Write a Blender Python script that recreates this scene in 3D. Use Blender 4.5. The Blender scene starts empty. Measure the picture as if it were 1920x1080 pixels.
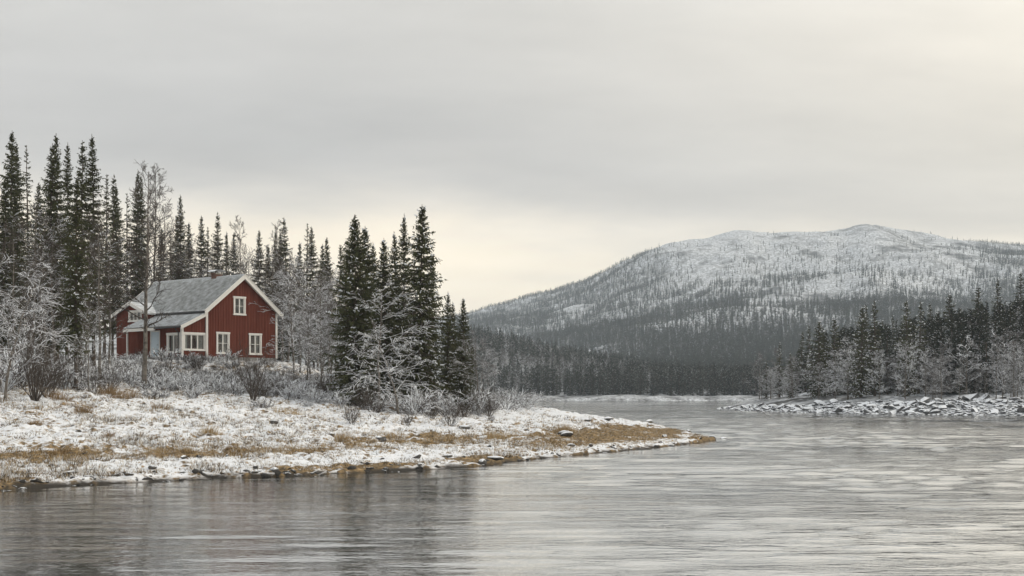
import bpy, bmesh, math, random
import numpy as np
from mathutils import Vector
R = math.radians
rng = np.random.default_rng(7)
random.seed(7)
scene = bpy.context.scene
COL = scene.collection

# ------------------------------------------------------------------ camera
F = 2637.0            # focal length in photo pixels (1920 wide)
EYE = 2.5             # eye height above the river
YH = 738.0            # horizon row in the photo
cam = bpy.data.cameras.new('camera')
cam.sensor_width = 36.0
cam.lens = F / 1920 * 36.0
cam.shift_y = (YH - 540) / 1920
cam.clip_start = 0.5
cam.clip_end = 30000
camo = bpy.data.objects.new('camera', cam)
COL.objects.link(camo)
camo.location = (0, 0, EYE)
camo.rotation_euler = (R(90), 0, 0)
scene.camera = camo

# ------------------------------------------------------------------ sky and sun
SUN_EL, SUN_AZ = R(32), R(74)          # azimuth measured from +Y towards +X
SUN_DIR = Vector((math.cos(SUN_EL) * math.sin(SUN_AZ), math.cos(SUN_EL) * math.cos(SUN_AZ), math.sin(SUN_EL)))
world = bpy.data.worlds.new('World')
scene.world = world
world.use_nodes = True
WT = world.node_tree
WT.nodes.clear()


def build_sky():
    nt = WT
    N = nt.nodes.new
    L = nt.links.new
    out = N('ShaderNodeOutputWorld')
    bg = N('ShaderNodeBackground')
    bg.inputs['Strength'].default_value = 0.1
    L(bg.outputs[0], out.inputs[0])
    sky = N('ShaderNodeTexSky')
    sky.sky_type = 'NISHITA'
    sky.sun_disc = False
    sky.sun_elevation = SUN_EL
    sky.sun_rotation = SUN_AZ
    tc = N('ShaderNodeTexCoord')
    sep = N('ShaderNodeSeparateXYZ')
    L(tc.outputs['Generated'], sep.inputs[0])

    def math_(op, a, b=None, clamp=False):
        m = N('ShaderNodeMath')
        m.operation = op
        m.use_clamp = clamp
        for i, v in enumerate((a, b)):
            if v is None:
                continue
            if isinstance(v, (int, float)):
                m.inputs[i].default_value = v
            else:
                L(v, m.inputs[i])
        return m.outputs[0]
    z = sep.outputs[2]
    zc = math_('MAXIMUM', z, 0.0)
    den = math_('ADD', zc, 0.22)
    px = math_('DIVIDE', sep.outputs[0], den)
    py = math_('DIVIDE', sep.outputs[1], den)
    comb = N('ShaderNodeCombineXYZ')
    L(px, comb.inputs[0])
    L(py, comb.inputs[1])
    n1 = N('ShaderNodeTexNoise')
    mp = N('ShaderNodeMapping')
    mp.inputs['Scale'].default_value = (0.9, 1.1, 1)
    mp.inputs['Location'].default_value = (3.1, 0.4, 0)
    mp.inputs['Rotation'].default_value = (0, 0, R(-24))
    L(comb.outputs[0], mp.inputs[0])
    L(mp.outputs[0], n1.inputs['Vector'])
    n1.inputs['Scale'].default_value = 1.0
    n1.inputs['Detail'].default_value = 5
    n1.inputs['Roughness'].default_value = 0.5
    # elevation, its bands bent by the cloud noise and lifted towards the right
    wob = math_('MULTIPLY', math_('SUBTRACT', n1.outputs[0], 0.5), 0.13)
    tilt = math_('MULTIPLY', sep.outputs[0], 0.09)
    e = math_('ADD', math_('ADD', z, wob), tilt)
    ramp = N('ShaderNodeValToRGB')
    cr = ramp.color_ramp
    cr.interpolation = 'B_SPLINE'
    # (the ramp holds half the radiance: ramp colours stop at 1)
    pts = [(0.0, (.54, .475, .385)), (.05, (.62, .53, .405)), (.085, (.73, .615, .445)), (.112, (.54, .485, .405)),
           (.145, (.274, .264, .256)), (.19, (.298, .289, .277)), (.27, (.380, .368, .345)), (.45, (.405, .418, .425)), (1.0, (.37, .393, .418))]
    cr.elements[0].position = pts[0][0]
    cr.elements[0].color = (*pts[0][1], 1)
    cr.elements[1].position = 1.0
    cr.elements[1].color = (*pts[-1][1], 1)
    for p, c in pts[1:-1]:
        el = cr.elements.new(p)
        el.color = (*c, 1)
    L(e, ramp.inputs[0])
    # the light of the hidden sun spreading through the cloud deck
    sd = N('ShaderNodeVectorMath')
    sd.operation = 'DOT_PRODUCT'
    L(tc.outputs['Generated'], sd.inputs[0])
    sd.inputs[1].default_value = tuple(SUN_DIR)
    g = math_('POWER', math_('MAXIMUM', sd.outputs['Value'], 0.0), 3.0)
    glow = N('ShaderNodeVectorMath')
    glow.operation = 'SCALE'
    glow.inputs[0].default_value = (1.30, 1.02, .58)
    L(g, glow.inputs['Scale'])
    add = N('ShaderNodeVectorMath')
    add.operation = 'ADD'
    dbl = N('ShaderNodeVectorMath')
    dbl.operation = 'SCALE'
    L(ramp.outputs[0], dbl.inputs[0])
    dbl.inputs['Scale'].default_value = 2.0
    L(dbl.outputs[0], add.inputs[0])
    L(glow.outputs[0], add.inputs[1])
    # finer streaks
    n2 = N('ShaderNodeTexNoise')
    mp2 = N('ShaderNodeMapping')
    mp2.inputs['Scale'].default_value = (1.1, 2.0, 1)
    mp2.inputs['Rotation'].default_value = (0, 0, R(-18))
    L(comb.outputs[0], mp2.inputs[0])
    L(mp2.outputs[0], n2.inputs['Vector'])
    n2.inputs['Scale'].default_value = 1.3
    n2.inputs['Detail'].default_value = 6
    n2.inputs['Roughness'].default_value = 0.55
    s2 = math_('ADD', math_('MULTIPLY', math_('SUBTRACT', n2.outputs[0], 0.5), 0.55), 1.0)
    sc = N('ShaderNodeVectorMath')
    sc.operation = 'SCALE'
    L(add.outputs[0], sc.inputs[0])
    L(math_('MULTIPLY', s2, 10.0), sc.inputs['Scale'])
    mix = N('ShaderNodeMix')
    mix.data_type = 'RGBA'
    mix.inputs['Factor'].default_value = 0.94      # an almost closed cloud deck in front of the clear sky
    L(sky.outputs[0], mix.inputs['A'])
    L(sc.outputs[0], mix.inputs['B'])
    L(mix.outputs['Result'], bg.inputs['Color'])


build_sky()
sun = bpy.data.lights.new('sun', 'SUN')
sun.energy = 0.95
sun.angle = R(45)
sun.color = (1.0, 0.965, 0.93)
suno = bpy.data.objects.new('sun', sun)
COL.objects.link(suno)
suno.rotation_euler = (-SUN_DIR).to_track_quat('-Z', 'Y').to_euler()
suno.location = (60, 60, 120)

vs = scene.view_settings
vs.view_transform = 'Standard'
vs.look = 'None'
vs.exposure = 0.0
vs.gamma = 1.0
vs.use_curve_mapping = False
scene.cycles.max_bounces = 4
scene.cycles.diffuse_bounces = 2
scene.cycles.transparent_max_bounces = 12
scene.cycles.volume_bounces = 1
scene.cycles.use_denoising = True

# ------------------------------------------------------------------ small helpers


def X_at(px, d):
    return (px - 960) / F * d


def Z_at(py, d):
    return EYE + (YH - py) * d / F


def project(p):
    return 960 + F * p[0] / p[1], YH - F * (p[2] - EYE) / p[1]


def vnoise(x, y, seed=0):
    """smooth value noise in -1..1"""
    xi = np.floor(x).astype(np.int64)
    yi = np.floor(y).astype(np.int64)
    fx = x - xi
    fy = y - yi
    fx = fx * fx * (3 - 2 * fx)
    fy = fy * fy * (3 - 2 * fy)

    def h(a, b):
        n = (a * 374761393 + b * 668265263 + seed * 974634777) & 0x7fffffff
        n = ((n ^ (n >> 13)) * 1274126177) & 0x7fffffff
        n = n ^ (n >> 16)
        return (n & 0xffff) / 32767.5 - 1
    a = h(xi, yi) * (1 - fx) + h(xi + 1, yi) * fx
    b = h(xi, yi + 1) * (1 - fx) + h(xi + 1, yi + 1) * fx
    return a * (1 - fy) + b * fy


def fbm(x, y, oct=4, seed=0, gain=.5):
    s = np.zeros_like(x, dtype=float)
    a = 1.0
    for o in range(oct):
        s += a * vnoise(x * 2 ** o + 17.3 * o, y * 2 ** o - 9.1 * o, seed + o)
        a *= gain
    return s


def smooth(a, b, x):
    t = np.clip((x - a) / (b - a), 0, 1)
    return t * t * (3 - 2 * t)


def quads_mesh(name, V, Fq, mats, mi=None, shade=False):
    """V (n,3), Fq (m,4) or (m,3) index array -> mesh"""
    V = np.asarray(V, dtype=np.float32)
    Fq = np.asarray(Fq, dtype=np.int32)
    k = Fq.shape[1]
    me = bpy.data.meshes.new(name)
    me.vertices.add(len(V))
    me.vertices.foreach_set('co', V.ravel())
    me.loops.add(Fq.size)
    me.loops.foreach_set('vertex_index', Fq.ravel())
    me.polygons.add(len(Fq))
    me.polygons.foreach_set('loop_start', np.arange(len(Fq), dtype=np.int32) * k)
    if mi is not None:
        me.polygons.foreach_set('material_index', np.asarray(mi, dtype=np.int32))
    me.update(calc_edges=True)
    me.validate()
    for m in mats:
        me.materials.append(m)
    if shade:
        me.polygons.foreach_set('use_smooth', np.ones(len(Fq), dtype=bool))
    return me


def grid_faces(nx, ny):
    i = np.arange(nx - 1)
    j = np.arange(ny - 1)
    I, J = np.meshgrid(i, j, indexing='ij')
    a = (I * ny + J).ravel()
    return np.stack([a, a + ny, a + ny + 1, a + 1], 1)


def link(name, me, parent=None, loc=None):
    o = bpy.data.objects.new(name, me)
    COL.objects.link(o)
    if parent is not None:
        o.parent = parent
    if loc is not None:
        o.location = loc
    return o


def tag(o, label=None, cat=None, group=None, kind=None):
    for k, v in (('label', label), ('category', cat), ('group', group), ('kind', kind)):
        if v:
            o[k] = v
    return o


def empty(name, loc, rz=0.0, sc=(1, 1, 1)):
    o = bpy.data.objects.new(name, None)
    o.empty_display_size = 0.2
    COL.objects.link(o)
    o.location = loc
    o.rotation_euler = (0, 0, rz)
    o.scale = sc
    return o


ORD = ['first', 'second', 'third', 'fourth', 'fifth', 'sixth', 'seventh', 'eighth', 'ninth', 'tenth', 'eleventh', 'twelfth', 'thirteenth',
       'fourteenth', 'fifteenth', 'sixteenth', 'seventeenth', 'eighteenth', 'nineteenth', 'twentieth', 'twenty-first', 'twenty-second',
       'twenty-third', 'twenty-fourth', 'twenty-fifth', 'twenty-sixth', 'twenty-seventh', 'twenty-eighth', 'twenty-ninth', 'thirtieth',
       'thirty-first', 'thirty-second', 'thirty-third', 'thirty-fourth', 'thirty-fifth', 'thirty-sixth', 'thirty-seventh', 'thirty-eighth',
       'thirty-ninth', 'fortieth', 'forty-first', 'forty-second', 'forty-third', 'forty-fourth', 'forty-fifth', 'forty-sixth',
       'forty-seventh', 'forty-eighth', 'forty-ninth', 'fiftieth']


# ------------------------------------------------------------------ materials
class NT:
    def __init__(s, name, rough=0.8, spec=0.3):
        s.m = bpy.data.materials.new(name)
        s.m.use_nodes = True
        s.t = s.m.node_tree
        s.b = s.t.nodes['Principled BSDF']
        s.b.inputs['Roughness'].default_value = rough
        s.b.inputs['Specular IOR Level'].default_value = spec

    def n(s, typ, **kw):
        nd = s.t.nodes.new(typ)
        for k, v in kw.items():
            if k in nd.inputs:
                nd.inputs[k].default_value = v
            else:
                setattr(nd, k, v)
        return nd

    def l(s, a, b):
        s.t.links.new(a, b)

    def noise(s, scale, detail=4, rough=.55, vec=None, coord='Object', stretch=None):
        tc = s.n('ShaderNodeTexCoord')
        src = tc.outputs[coord] if vec is None else vec
        if stretch:
            mp = s.n('ShaderNodeMapping')
            mp.inputs['Scale'].default_value = stretch
            s.l(src, mp.inputs[0])
            src = mp.outputs[0]
        nz = s.n('ShaderNodeTexNoise')
        nz.inputs['Scale'].default_value = scale
        nz.inputs['Detail'].default_value = detail
        nz.inputs['Roughness'].default_value = rough
        s.l(src, nz.inputs['Vector'])
        return nz.outputs[0]

    def ramp(s, fac, stops, interp='LINEAR'):
        r = s.n('ShaderNodeValToRGB')
        r.color_ramp.interpolation = interp
        e = r.color_ramp.elements
        while len(e) < len(stops):
            e.new(0.5)
        for i, (p, c) in enumerate(stops):
            e[i].position = p
            e[i].color = (*c, 1) if len(c) == 3 else c
        s.l(fac, r.inputs[0])
        return r.outputs[0]

    def math(s, op, a, b=None, clamp=False):
        m = s.n('ShaderNodeMath')
        m.operation = op
        m.use_clamp = clamp
        for i, v in enumerate((a, b)):
            if v is None:
                continue
            if isinstance(v, (int, float)):
                m.inputs[i].default_value = v
            else:
                s.l(v, m.inputs[i])
        return m.outputs[0]

    def mix(s, fac, a, b):
        m = s.n('ShaderNodeMix')
        m.data_type = 'RGBA'
        for key, v in (('Factor', fac), ('A', a), ('B', b)):
            if isinstance(v, (int, float)):
                m.inputs[key].default_value = v
            elif isinstance(v, tuple):
                m.inputs[key].default_value = (*v, 1)
            else:
                s.l(v, m.inputs[key])
        return m.outputs['Result']

    def color(s, c):
        if isinstance(c, tuple):
            s.b.inputs['Base Color'].default_value = (*c, 1)
        else:
            s.l(c, s.b.inputs['Base Color'])

    def bump(s, h, strength=.5, dist=.02):
        b = s.n('ShaderNodeBump')
        b.inputs['Strength'].default_value = strength
        b.inputs['Distance'].default_value = dist
        s.l(h, b.inputs['Height'])
        s.l(b.outputs[0], s.b.inputs['Normal'])

    def upness(s):
        g = s.n('ShaderNodeNewGeometry')
        sp = s.n('ShaderNodeSeparateXYZ')
        s.l(g.outputs['True Normal'], sp.inputs[0])
        return sp.outputs[2]

    def attr(s, name):
        a = s.n('ShaderNodeAttribute')
        a.attribute_name = name
        return a.outputs['Fac']

    def rand(s):
        return s.n('ShaderNodeObjectInfo').outputs['Random']


SNOW = (.80, .825, .86)


def mat_snowy(name, stops, scale, lo, hi, nscale, rough=.85, amount=.5, varied=.25):
    """bark / stone with settled snow on what faces up"""
    m = NT(name, rough)
    base = m.ramp(m.noise(scale, 5), stops)
    up = m.upness()
    nz = m.noise(nscale, 4, .6)
    f = m.math('ADD', up, m.math('MULTIPLY', m.math('SUBTRACT', nz, .5), amount))
    if varied:
        f = m.math('ADD', f, m.math('MULTIPLY', m.math('SUBTRACT', m.rand(), .5), varied))
    mr = m.n('ShaderNodeMapRange')
    mr.inputs['From Min'].default_value = lo
    mr.inputs['From Max'].default_value = hi
    m.l(f, mr.inputs['Value'])
    m.color(m.mix(mr.outputs[0], base, SNOW))
    return m.m


M = {}
M['needles'] = (lambda m: (m.color(m.mix(m.math('MULTIPLY', m.noise(1.1, 3), 1.0), (.024, .032, .013), (.080, .082, .030))), m.m)[1])(NT('spruce needles', .75, .25))
M['far_needles'] = (lambda m: (m.color(m.mix(m.rand(), (.022, .030, .022), (.050, .058, .044))), m.m)[1])(NT('distant spruce needles', .85, .1))
M['tree_snow'] = (lambda m: (m.color(SNOW), m.m)[1])(NT('snow on boughs', .7, .2))
M['spruce_bark'] = mat_snowy('spruce bark', [(.3, (.045, .035, .028)), (.7, (.11, .085, .065))], 6, .55, .8, 3)
M['birch_bark'] = mat_snowy('grey birch bark', [(.35, (.07, .06, .052)), (.62, (.20, .18, .155))], 5, .40, .75, 3)
M['twig'] = mat_snowy('snowy twig', [(.3, (.045, .036, .030)), (.7, (.095, .078, .065))], 4, .58, .80, 1.6, amount=2.2, varied=.5)
M['frost_twig'] = mat_snowy('frosted twig', [(.3, (.075, .065, .060)), (.7, (.13, .115, .105))], 4, .22, .55, 1.5, amount=2.0, varied=.6)
M['snow_twig'] = mat_snowy('snow-caked twig', [(.3, (.06, .05, .043)), (.7, (.12, .10, .085))], 4, -.55, -.05, 1.8, amount=1.3)
M['far_twig'] = mat_snowy('distant frosted twig', [(.3, (.09, .085, .083)), (.7, (.18, .17, .165))], 4, .34, .72, 1.2, amount=2.0, varied=.9)
M['rock'] = mat_snowy('river stone', [(.3, (.035, .035, .036)), (.55, (.085, .08, .075)), (.8, (.15, .14, .125))], 3, .62, .82, 2.5, amount=.5)
M['wet_rock'] = mat_snowy('wet shore stone', [(.3, (.022, .022, .022)), (.7, (.07, .064, .056))], 3, .86, 1.02, 4, amount=.5)
M['boulder'] = mat_snowy('angular boulder', [(.3, (.05, .052, .056)), (.7, (.13, .13, .132))], 1.2, .42, .62, 1.5, amount=.35)


def mat_blades(name, cols):
    m = NT(name, .85, .15)
    m.color(m.ramp(m.attr('tone'), [(i / (len(cols) - 1), c) for i, c in enumerate(cols)]))
    return m.m


M['grass'] = mat_blades('dry grass', [(.05, .036, .020), (.13, .09, .045), (.33, .22, .095), (.48, .36, .19), (.70, .69, .67), (.80, .82, .85)])
M['tussock'] = mat_blades('rust dry grass', [(.08, .050, .026), (.19, .12, .055), (.29, .195, .10), (.40, .30, .17)])


def mat_bank():
    m = NT('snowy river bank', .85, .2)
    g = m.attr('grass')
    wet = m.attr('wet')
    n1 = m.noise(2.6, 6, .62)
    n2 = m.noise(9.0, 5, .6)
    n3 = m.noise(.35, 3, .5)
    up = m.upness()
    f = m.math('ADD', m.math('MULTIPLY', n1, .65), m.math('MULTIPLY', n2, .48))
    f = m.math('ADD', f, m.math('MULTIPLY', m.math('SUBTRACT', n3, .5), .22))
    f = m.math('SUBTRACT', f, m.math('MULTIPLY', g, .55))
    f = m.math('ADD', f, m.math('MULTIPLY', m.math('SUBTRACT', up, .93), .55))
    mr = m.n('ShaderNodeMapRange')
    mr.inputs['From Min'].default_value = .385
    mr.inputs['From Max'].default_value = .52
    m.l(f, mr.inputs['Value'])
    soil = m.ramp(m.noise(7, 5), [(.3, (.05, .040, .028)), (.5, (.185, .130, .068)), (.70, (.40, .275, .135))])
    soil = m.mix(wet, soil, (.035, .031, .026))
    snowc = m.mix(m.noise(1.4, 4), (.70, .72, .75), (.84, .855, .88))
    fac = m.math('MULTIPLY', mr.outputs[0], m.math('SUBTRACT', 1.0, wet))
    m.color(m.mix(fac, soil, snowc))
    m.bump(m.noise(14, 5, .65), .6, .04)
    return m.m


M['bank'] = mat_bank()


def mat_hill(name, dark, lo, hi, scale):
    m = NT(name, .9, .1)
    f = m.math('ADD', m.noise(scale, 7, .66), m.math('MULTIPLY', m.math('SUBTRACT', m.noise(scale * .12, 4, .55), .5), .5))
    rock = m.ramp(m.noise(scale * 2, 4), [(.3, dark), (.7, tuple(c * 1.9 for c in dark))])
    fine = m.ramp(m.noise(scale * 9, 5, .7), [(.40, (.26, .27, .285)), (.60, (.76, .785, .82))])
    m.color(m.mix(m.ramp(f, [(lo, (0, 0, 0)), (hi, (1, 1, 1))]), rock, fine))
    m.bump(f, .6, 2.0)
    return m.m


M['mountain'] = mat_hill('snowy fell', (.09, .093, .097), .33, .52, .03)
M['hill'] = mat_hill('forest floor under thin snow', (.05, .05, .048), .36, .55, .15)


def mat_water():
    m = NT('river water', .025, .5)
    m.color((.03, .032, .031))
    m.b.inputs['IOR'].default_value = 1.42
    tc = m.n('ShaderNodeTexCoord')
    v = tc.outputs['Object']
    a = m.noise(1.5, 4, .6, vec=v, stretch=(.5, 1.6, 1))
    b = m.noise(4.6, 3, .6, vec=v, stretch=(.7, 1.2, 1))
    p = m.ramp(m.noise(.06, 3, .5, vec=v, stretch=(.45, 1, 1)), [(.36, (.22, .22, .22)), (.66, (1.25, 1.25, 1.25))])
    h = m.math('ADD', m.math('MULTIPLY', a, .055), m.math('MULTIPLY', b, .022))
    sx = m.n('ShaderNodeSeparateXYZ')
    m.l(v, sx.inputs[0])
    lee = m.n('ShaderNodeMapRange')
    lee.interpolation_type = 'SMOOTHSTEP'
    for k, val in (('From Min', -6), ('From Max', 7), ('To Min', .5), ('To Max', 1.3)):
        lee.inputs[k].default_value = val
    m.l(sx.outputs[0], lee.inputs['Value'])
    m.bump(m.math('MULTIPLY', m.math('MULTIPLY', h, p), lee.outputs[0]), 1.0, 1.0)
    gl = m.n('ShaderNodeBsdfGlossy')
    gl.inputs['Color'].default_value = (.93, .93, .92, 1)
    gl.inputs['Roughness'].default_value = .055
    m.l(m.b.inputs['Normal'].links[0].from_socket, gl.inputs['Normal'])
    mx = m.n('ShaderNodeMixShader')
    mx.inputs[0].default_value = .75
    m.l(m.b.outputs[0], mx.inputs[1])
    m.l(gl.outputs[0], mx.inputs[2])
    m.l(mx.outputs[0], m.t.nodes['Material Output'].inputs[0])
    return m.m


M['water'] = mat_water()


def simple(name, c, rough=.6, spec=.4, var=0.0, scale=8):
    m = NT(name, rough, spec)
    if var:
        m.color(m.mix(m.noise(scale, 5), tuple(x * (1 - var) for x in c), tuple(min(1, x * (1 + var)) for x in c)))
    else:
        m.color(c)
    return m.m


def mat_red():
    m = NT('falu red boards', .85, .15)
    n1 = m.noise(1.0, 5, .6, stretch=(5, 5, .35))
    n2 = m.noise(.7, 3)
    c = m.ramp(n1, [(.3, (.120, .038, .025)), (.55, (.178, .056, .037)), (.75, (.225, .084, .060))])
    c = m.mix(m.math('MULTIPLY', n2, .5), c, (.10, .022, .016))
    m.color(c)
    return m.m


M['red'] = mat_red()
M['white'] = simple('white painted wood', (.68, .665, .63), .6, .3, .10, 5)
M['metal'] = simple('dark gutter metal', (.025, .026, .028), .45, .5)
M['blue_door'] = simple('pale blue door paint', (.50, .60, .68), .55, .3, .06)
M['dark'] = simple('unlit interior', (.05, .045, .04), .9, .1)
M['curtain'] = simple('pale curtain', (.55, .55, .53), .9, .1, .1)
M['stone'] = simple('grey foundation stone', (.20, .195, .185), .9, .2, .3, 3)


def mat_roof(name, amt):
    m = NT(name, .55, .4)
    f = m.math('ADD', m.noise(2.6, 3, .45), m.math('MULTIPLY', m.math('SUBTRACT', m.noise(16, 3), .5), .5))
    base = m.ramp(m.noise(3, 4), [(.3, (.25, .26, .255)), (.7, (.31, .32, .312))])
    m.color(m.mix(m.ramp(f, [(.60 - amt, (0, 0, 0)), (1.15 - amt, (1, 1, 1))]), base, (.70, .73, .76)))
    return m.m


M['roof'] = mat_roof('grey green roof tile with thin snow', .28)
M['roof_snow'] = mat_roof('lean-to roof under more snow', .42)


def mat_brick():
    m = NT('chimney brick', .85, .2)
    b = m.n('ShaderNodeTexBrick')
    b.inputs['Color1'].default_value = (.15, .07, .048, 1)
    b.inputs['Color2'].default_value = (.11, .052, .038, 1)
    b.inputs['Mortar'].default_value = (.26, .24, .21, 1)
    b.inputs['Scale'].default_value = 4.0
    tc = m.n('ShaderNodeTexCoord')
    m.l(tc.outputs['Object'], b.inputs['Vector'])
    m.color(b.outputs[0])
    return m.m


M['brick'] = mat_brick()


def mat_glass():
    m = bpy.data.materials.new('window glass')
    m.use_nodes = True
    t = m.node_tree
    t.nodes.clear()
    o = t.nodes.new('ShaderNodeOutputMaterial')
    mx = t.nodes.new('ShaderNodeMixShader')
    tr = t.nodes.new('ShaderNodeBsdfTransparent')
    tr.inputs[0].default_value = (.80, .83, .82, 1)
    gl = t.nodes.new('ShaderNodeBsdfGlossy')
    gl.inputs['Roughness'].default_value = .055
    fr = t.nodes.new('ShaderNodeFresnel')
    fr.inputs[0].default_value = 1.5
    ad = t.nodes.new('ShaderNodeMath')
    ad.operation = 'MULTIPLY_ADD'
    ad.inputs[1].default_value = 1.6
    ad.inputs[2].default_value = .02
    t.links.new(fr.outputs[0], ad.inputs[0])
    t.links.new(ad.outputs[0], mx.inputs[0])
    t.links.new(tr.outputs[0], mx.inputs[1])
    t.links.new(gl.outputs[0], mx.inputs[2])
    t.links.new(mx.outputs[0], o.inputs[0])
    return m


M['glass'] = mat_glass()

# ------------------------------------------------------------------ terrain
FRONT = np.array([(-200, -60), (-80, 2), (-40, 17), (-20, 31.0)] + [(X_at(p, d), d) for p, d in
                 ((0, 36.6), (180, 38.7), (350, 40.7), (560, 42.4), (700, 44.8), (830, 46.6), (900, 48), (1000, 53), (1080, 56.5), (1150, 60),
                  (1240, 65), (1300, 70), (1342, 75.5))])
BACK = np.array([(X_at(p, d), d) for p, d in ((1342, 75.5), (1335, 79), (1290, 84), (1210, 92), (1110, 106), (1010, 130), (930, 185),
                 (890, 300), (860, 420))] + [(-60, 520), (-700, 520)])
RFRONT = np.array([(X_at(p, d), d) for p, d in ((1342, 224), (1380, 208), (1440, 195), (1500, 184), (1600, 173), (1700, 166), (1800, 162.5),
                   (1920, 160), (2100, 155))] + [(160, 130), (400, 60)])
RBACK = np.array([(X_at(p, d), d) for p, d in ((1342, 224), (1352, 240), (1372, 300), (1385, 380), (1390, 480))] + [(90, 700), (95, 1500)])


def seg_dist(P, poly):
    best = np.full(len(P), 1e9)
    for a, b in zip(poly[:-1], poly[1:]):
        ab = b - a
        t = np.clip(((P - a) @ ab) / (ab @ ab), 0, 1)
        q = a + t[:, None] * ab
        best = np.minimum(best, np.hypot(P[:, 0] - q[:, 0], P[:, 1] - q[:, 1]))
    return best


def inside(P, poly):
    c = np.zeros(len(P), bool)
    n = len(poly)
    j = n - 1
    for i in range(n):
        xi, yi = poly[i]
        xj, yj = poly[j]
        if yi != yj:
            cond = ((yi > P[:, 1]) != (yj > P[:, 1])) & (P[:, 0] < (xj - xi) * (P[:, 1] - yi) / (yj - yi) + xi)
            c ^= cond
        j = i
    return c


LPOLY = np.vstack([FRONT, BACK[1:], [(-700, -60)]])
RPOLY = np.vstack([RBACK[::-1], RFRONT[1:], [(900, 60), (900, 1500)]])
PF = ([0, .5, 1.5, 4, 6.5, 10, 25, 35, 45, 55, 70, 100, 200, 400], [0, .10, .22, .42, .50, .92, 2.25, 3.1, 4.05, 5.0, 5.5, 6.2, 9, 14])
PB = ([0, 1, 3, 8, 12, 20, 40, 80, 400], [0, .25, .8, 1.75, 2.45, 3.3, 5.5, 8, 30])
HOUSE_A = np.array([X_at(387, 104), 104.0])
HA = 0.868
HG = np.array([math.cos(HA), math.sin(HA)])
HL = np.array([-math.sin(HA), math.cos(HA)])
HZ = 5.0


def left_fields(x, y):
    P = np.stack([x, y], 1)
    wob = .7 * fbm(x * .35, y * .35, 3, 5) * smooth(3, 0, np.abs(0 * x))
    df = seg_dist(P, FRONT)
    db = seg_dist(P, BACK)
    ins = inside(P, LPOLY)
    return df + 0.45 * wob, db + 0.5 * wob, ins


def left_height(x, y, detail=True):
    x = np.asarray(x, float)
    y = np.asarray(y, float)
    df, db, ins = left_fields(x, y)
    z = np.minimum(np.interp(df, *PF), np.interp(db, *PB))
    inl = smooth(2, 14, np.minimum(df, db))
    z = z + inl * .16 * fbm(x * .12, y * .12, 3, 11)
    # level ground under the cottage
    hc = HOUSE_A + HG * 2 + HL * 5.5
    w = smooth(13, 8, np.hypot(x - hc[0], y - hc[1]))
    z = z * (1 - w) + (HZ - .12) * w
    if detail:
        near = smooth(140, 80, y)
        a = smooth(.2, 5, np.minimum(df, db))
        t = np.abs(fbm(x * 1.5, y * 1.5, 3, 21))
        z = z + near * (.04 + .11 * a) * (t - .3) + near * .055 * fbm(x * 4.2, y * 4.2, 2, 31)
        z = z + near * smooth(2.2, .2, df) * .10 * np.abs(fbm(x * 2.4, y * 2.4, 2, 41))
    z = np.where(ins, z, -np.minimum(1.6, .22 * np.minimum(df, db)) - .03)
    return z


def right_height(x, y):
    x = np.asarray(x, float)
    y = np.asarray(y, float)
    P = np.stack([x, y], 1)
    df = seg_dist(P, RFRONT)
    db = seg_dist(P, RBACK)
    ins = inside(P, RPOLY)
    z = np.minimum(np.interp(df, [0, 2, 6, 11, 20, 120, 400, 1500], [0, .5, 1.5, 2.1, 3.2, 21.5, 54, 90]),
                   np.interp(db, [0, 3, 10, 60, 400, 2000], [0, .5, 1.6, 12, 60, 120]))
    z = z + smooth(5, 30, np.minimum(df, db)) * .9 * fbm(x * .03, y * .03, 3, 3)
    z = z + smooth(1, 6, np.minimum(df, db)) * .25 * fbm(x * .3, y * .3, 3, 8)
    return np.where(ins, z, -np.minimum(1.8, .3 * np.minimum(df, db)) - .03)


def make_left_bank():
    xs = np.concatenate([np.linspace(-400, -60, 60), np.linspace(-60, -30, 90)[1:], np.arange(-30, 16, .135), np.linspace(16, 30, 14)])
    ys = np.concatenate([np.linspace(-60, 28, 30), np.arange(28, 76, .13), np.arange(76, 116, .3), np.arange(116, 200, 1.5), np.linspace(200, 524, 60)])
    X, Y = np.meshgrid(xs, ys, indexing='ij')
    x, y = X.ravel(), Y.ravel()
    z = left_height(x, y)
    me = quads_mesh('river_bank', np.stack([x, y, z], 1), grid_faces(len(xs), len(ys)), [M['bank']], shade=True)
    df, db, ins = left_fields(x, y)
    n = fbm(x * .25, y * .25, 3, 51)
    # the worn strip of dry grass that follows the shore, wider and barer on the point
    band = np.exp(-((df - 6.0 - .6 * n) / (1.2 + .5 * n)) ** 2) * (0.50 + .6 * fbm(x * .7, y * .7, 3, 61))
    tip = smooth(-2, 6, x) * smooth(.9, 2.2, df) * smooth(7.0, 4.2, df) * (.72 + .6 * fbm(x * .5, y * .5, 3, 62))
    edge = .9 * smooth(2.0, .4, df) * smooth(-.1, .5, fbm(x * .22, y * .22, 2, 71))
    upper = .12 * smooth(22, 32, df)
    g = np.clip(np.maximum.reduce([band, tip, edge, upper]), 0, 1.3)
    wet = smooth(.13, .03, z + .05 * fbm(x * 2, y * 2, 2, 81))
    for nm, arr in (('grass', g), ('wet', wet)):
        at = me.attributes.new(nm, 'FLOAT', 'POINT')
        at.data.foreach_set('value', arr.astype(np.float32))
    o = link('river_bank_ground', me)
    return tag(o, kind='structure', label='snow-dusted grassy river bank running out to a low point', cat='bank')


make_left_bank()


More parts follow.
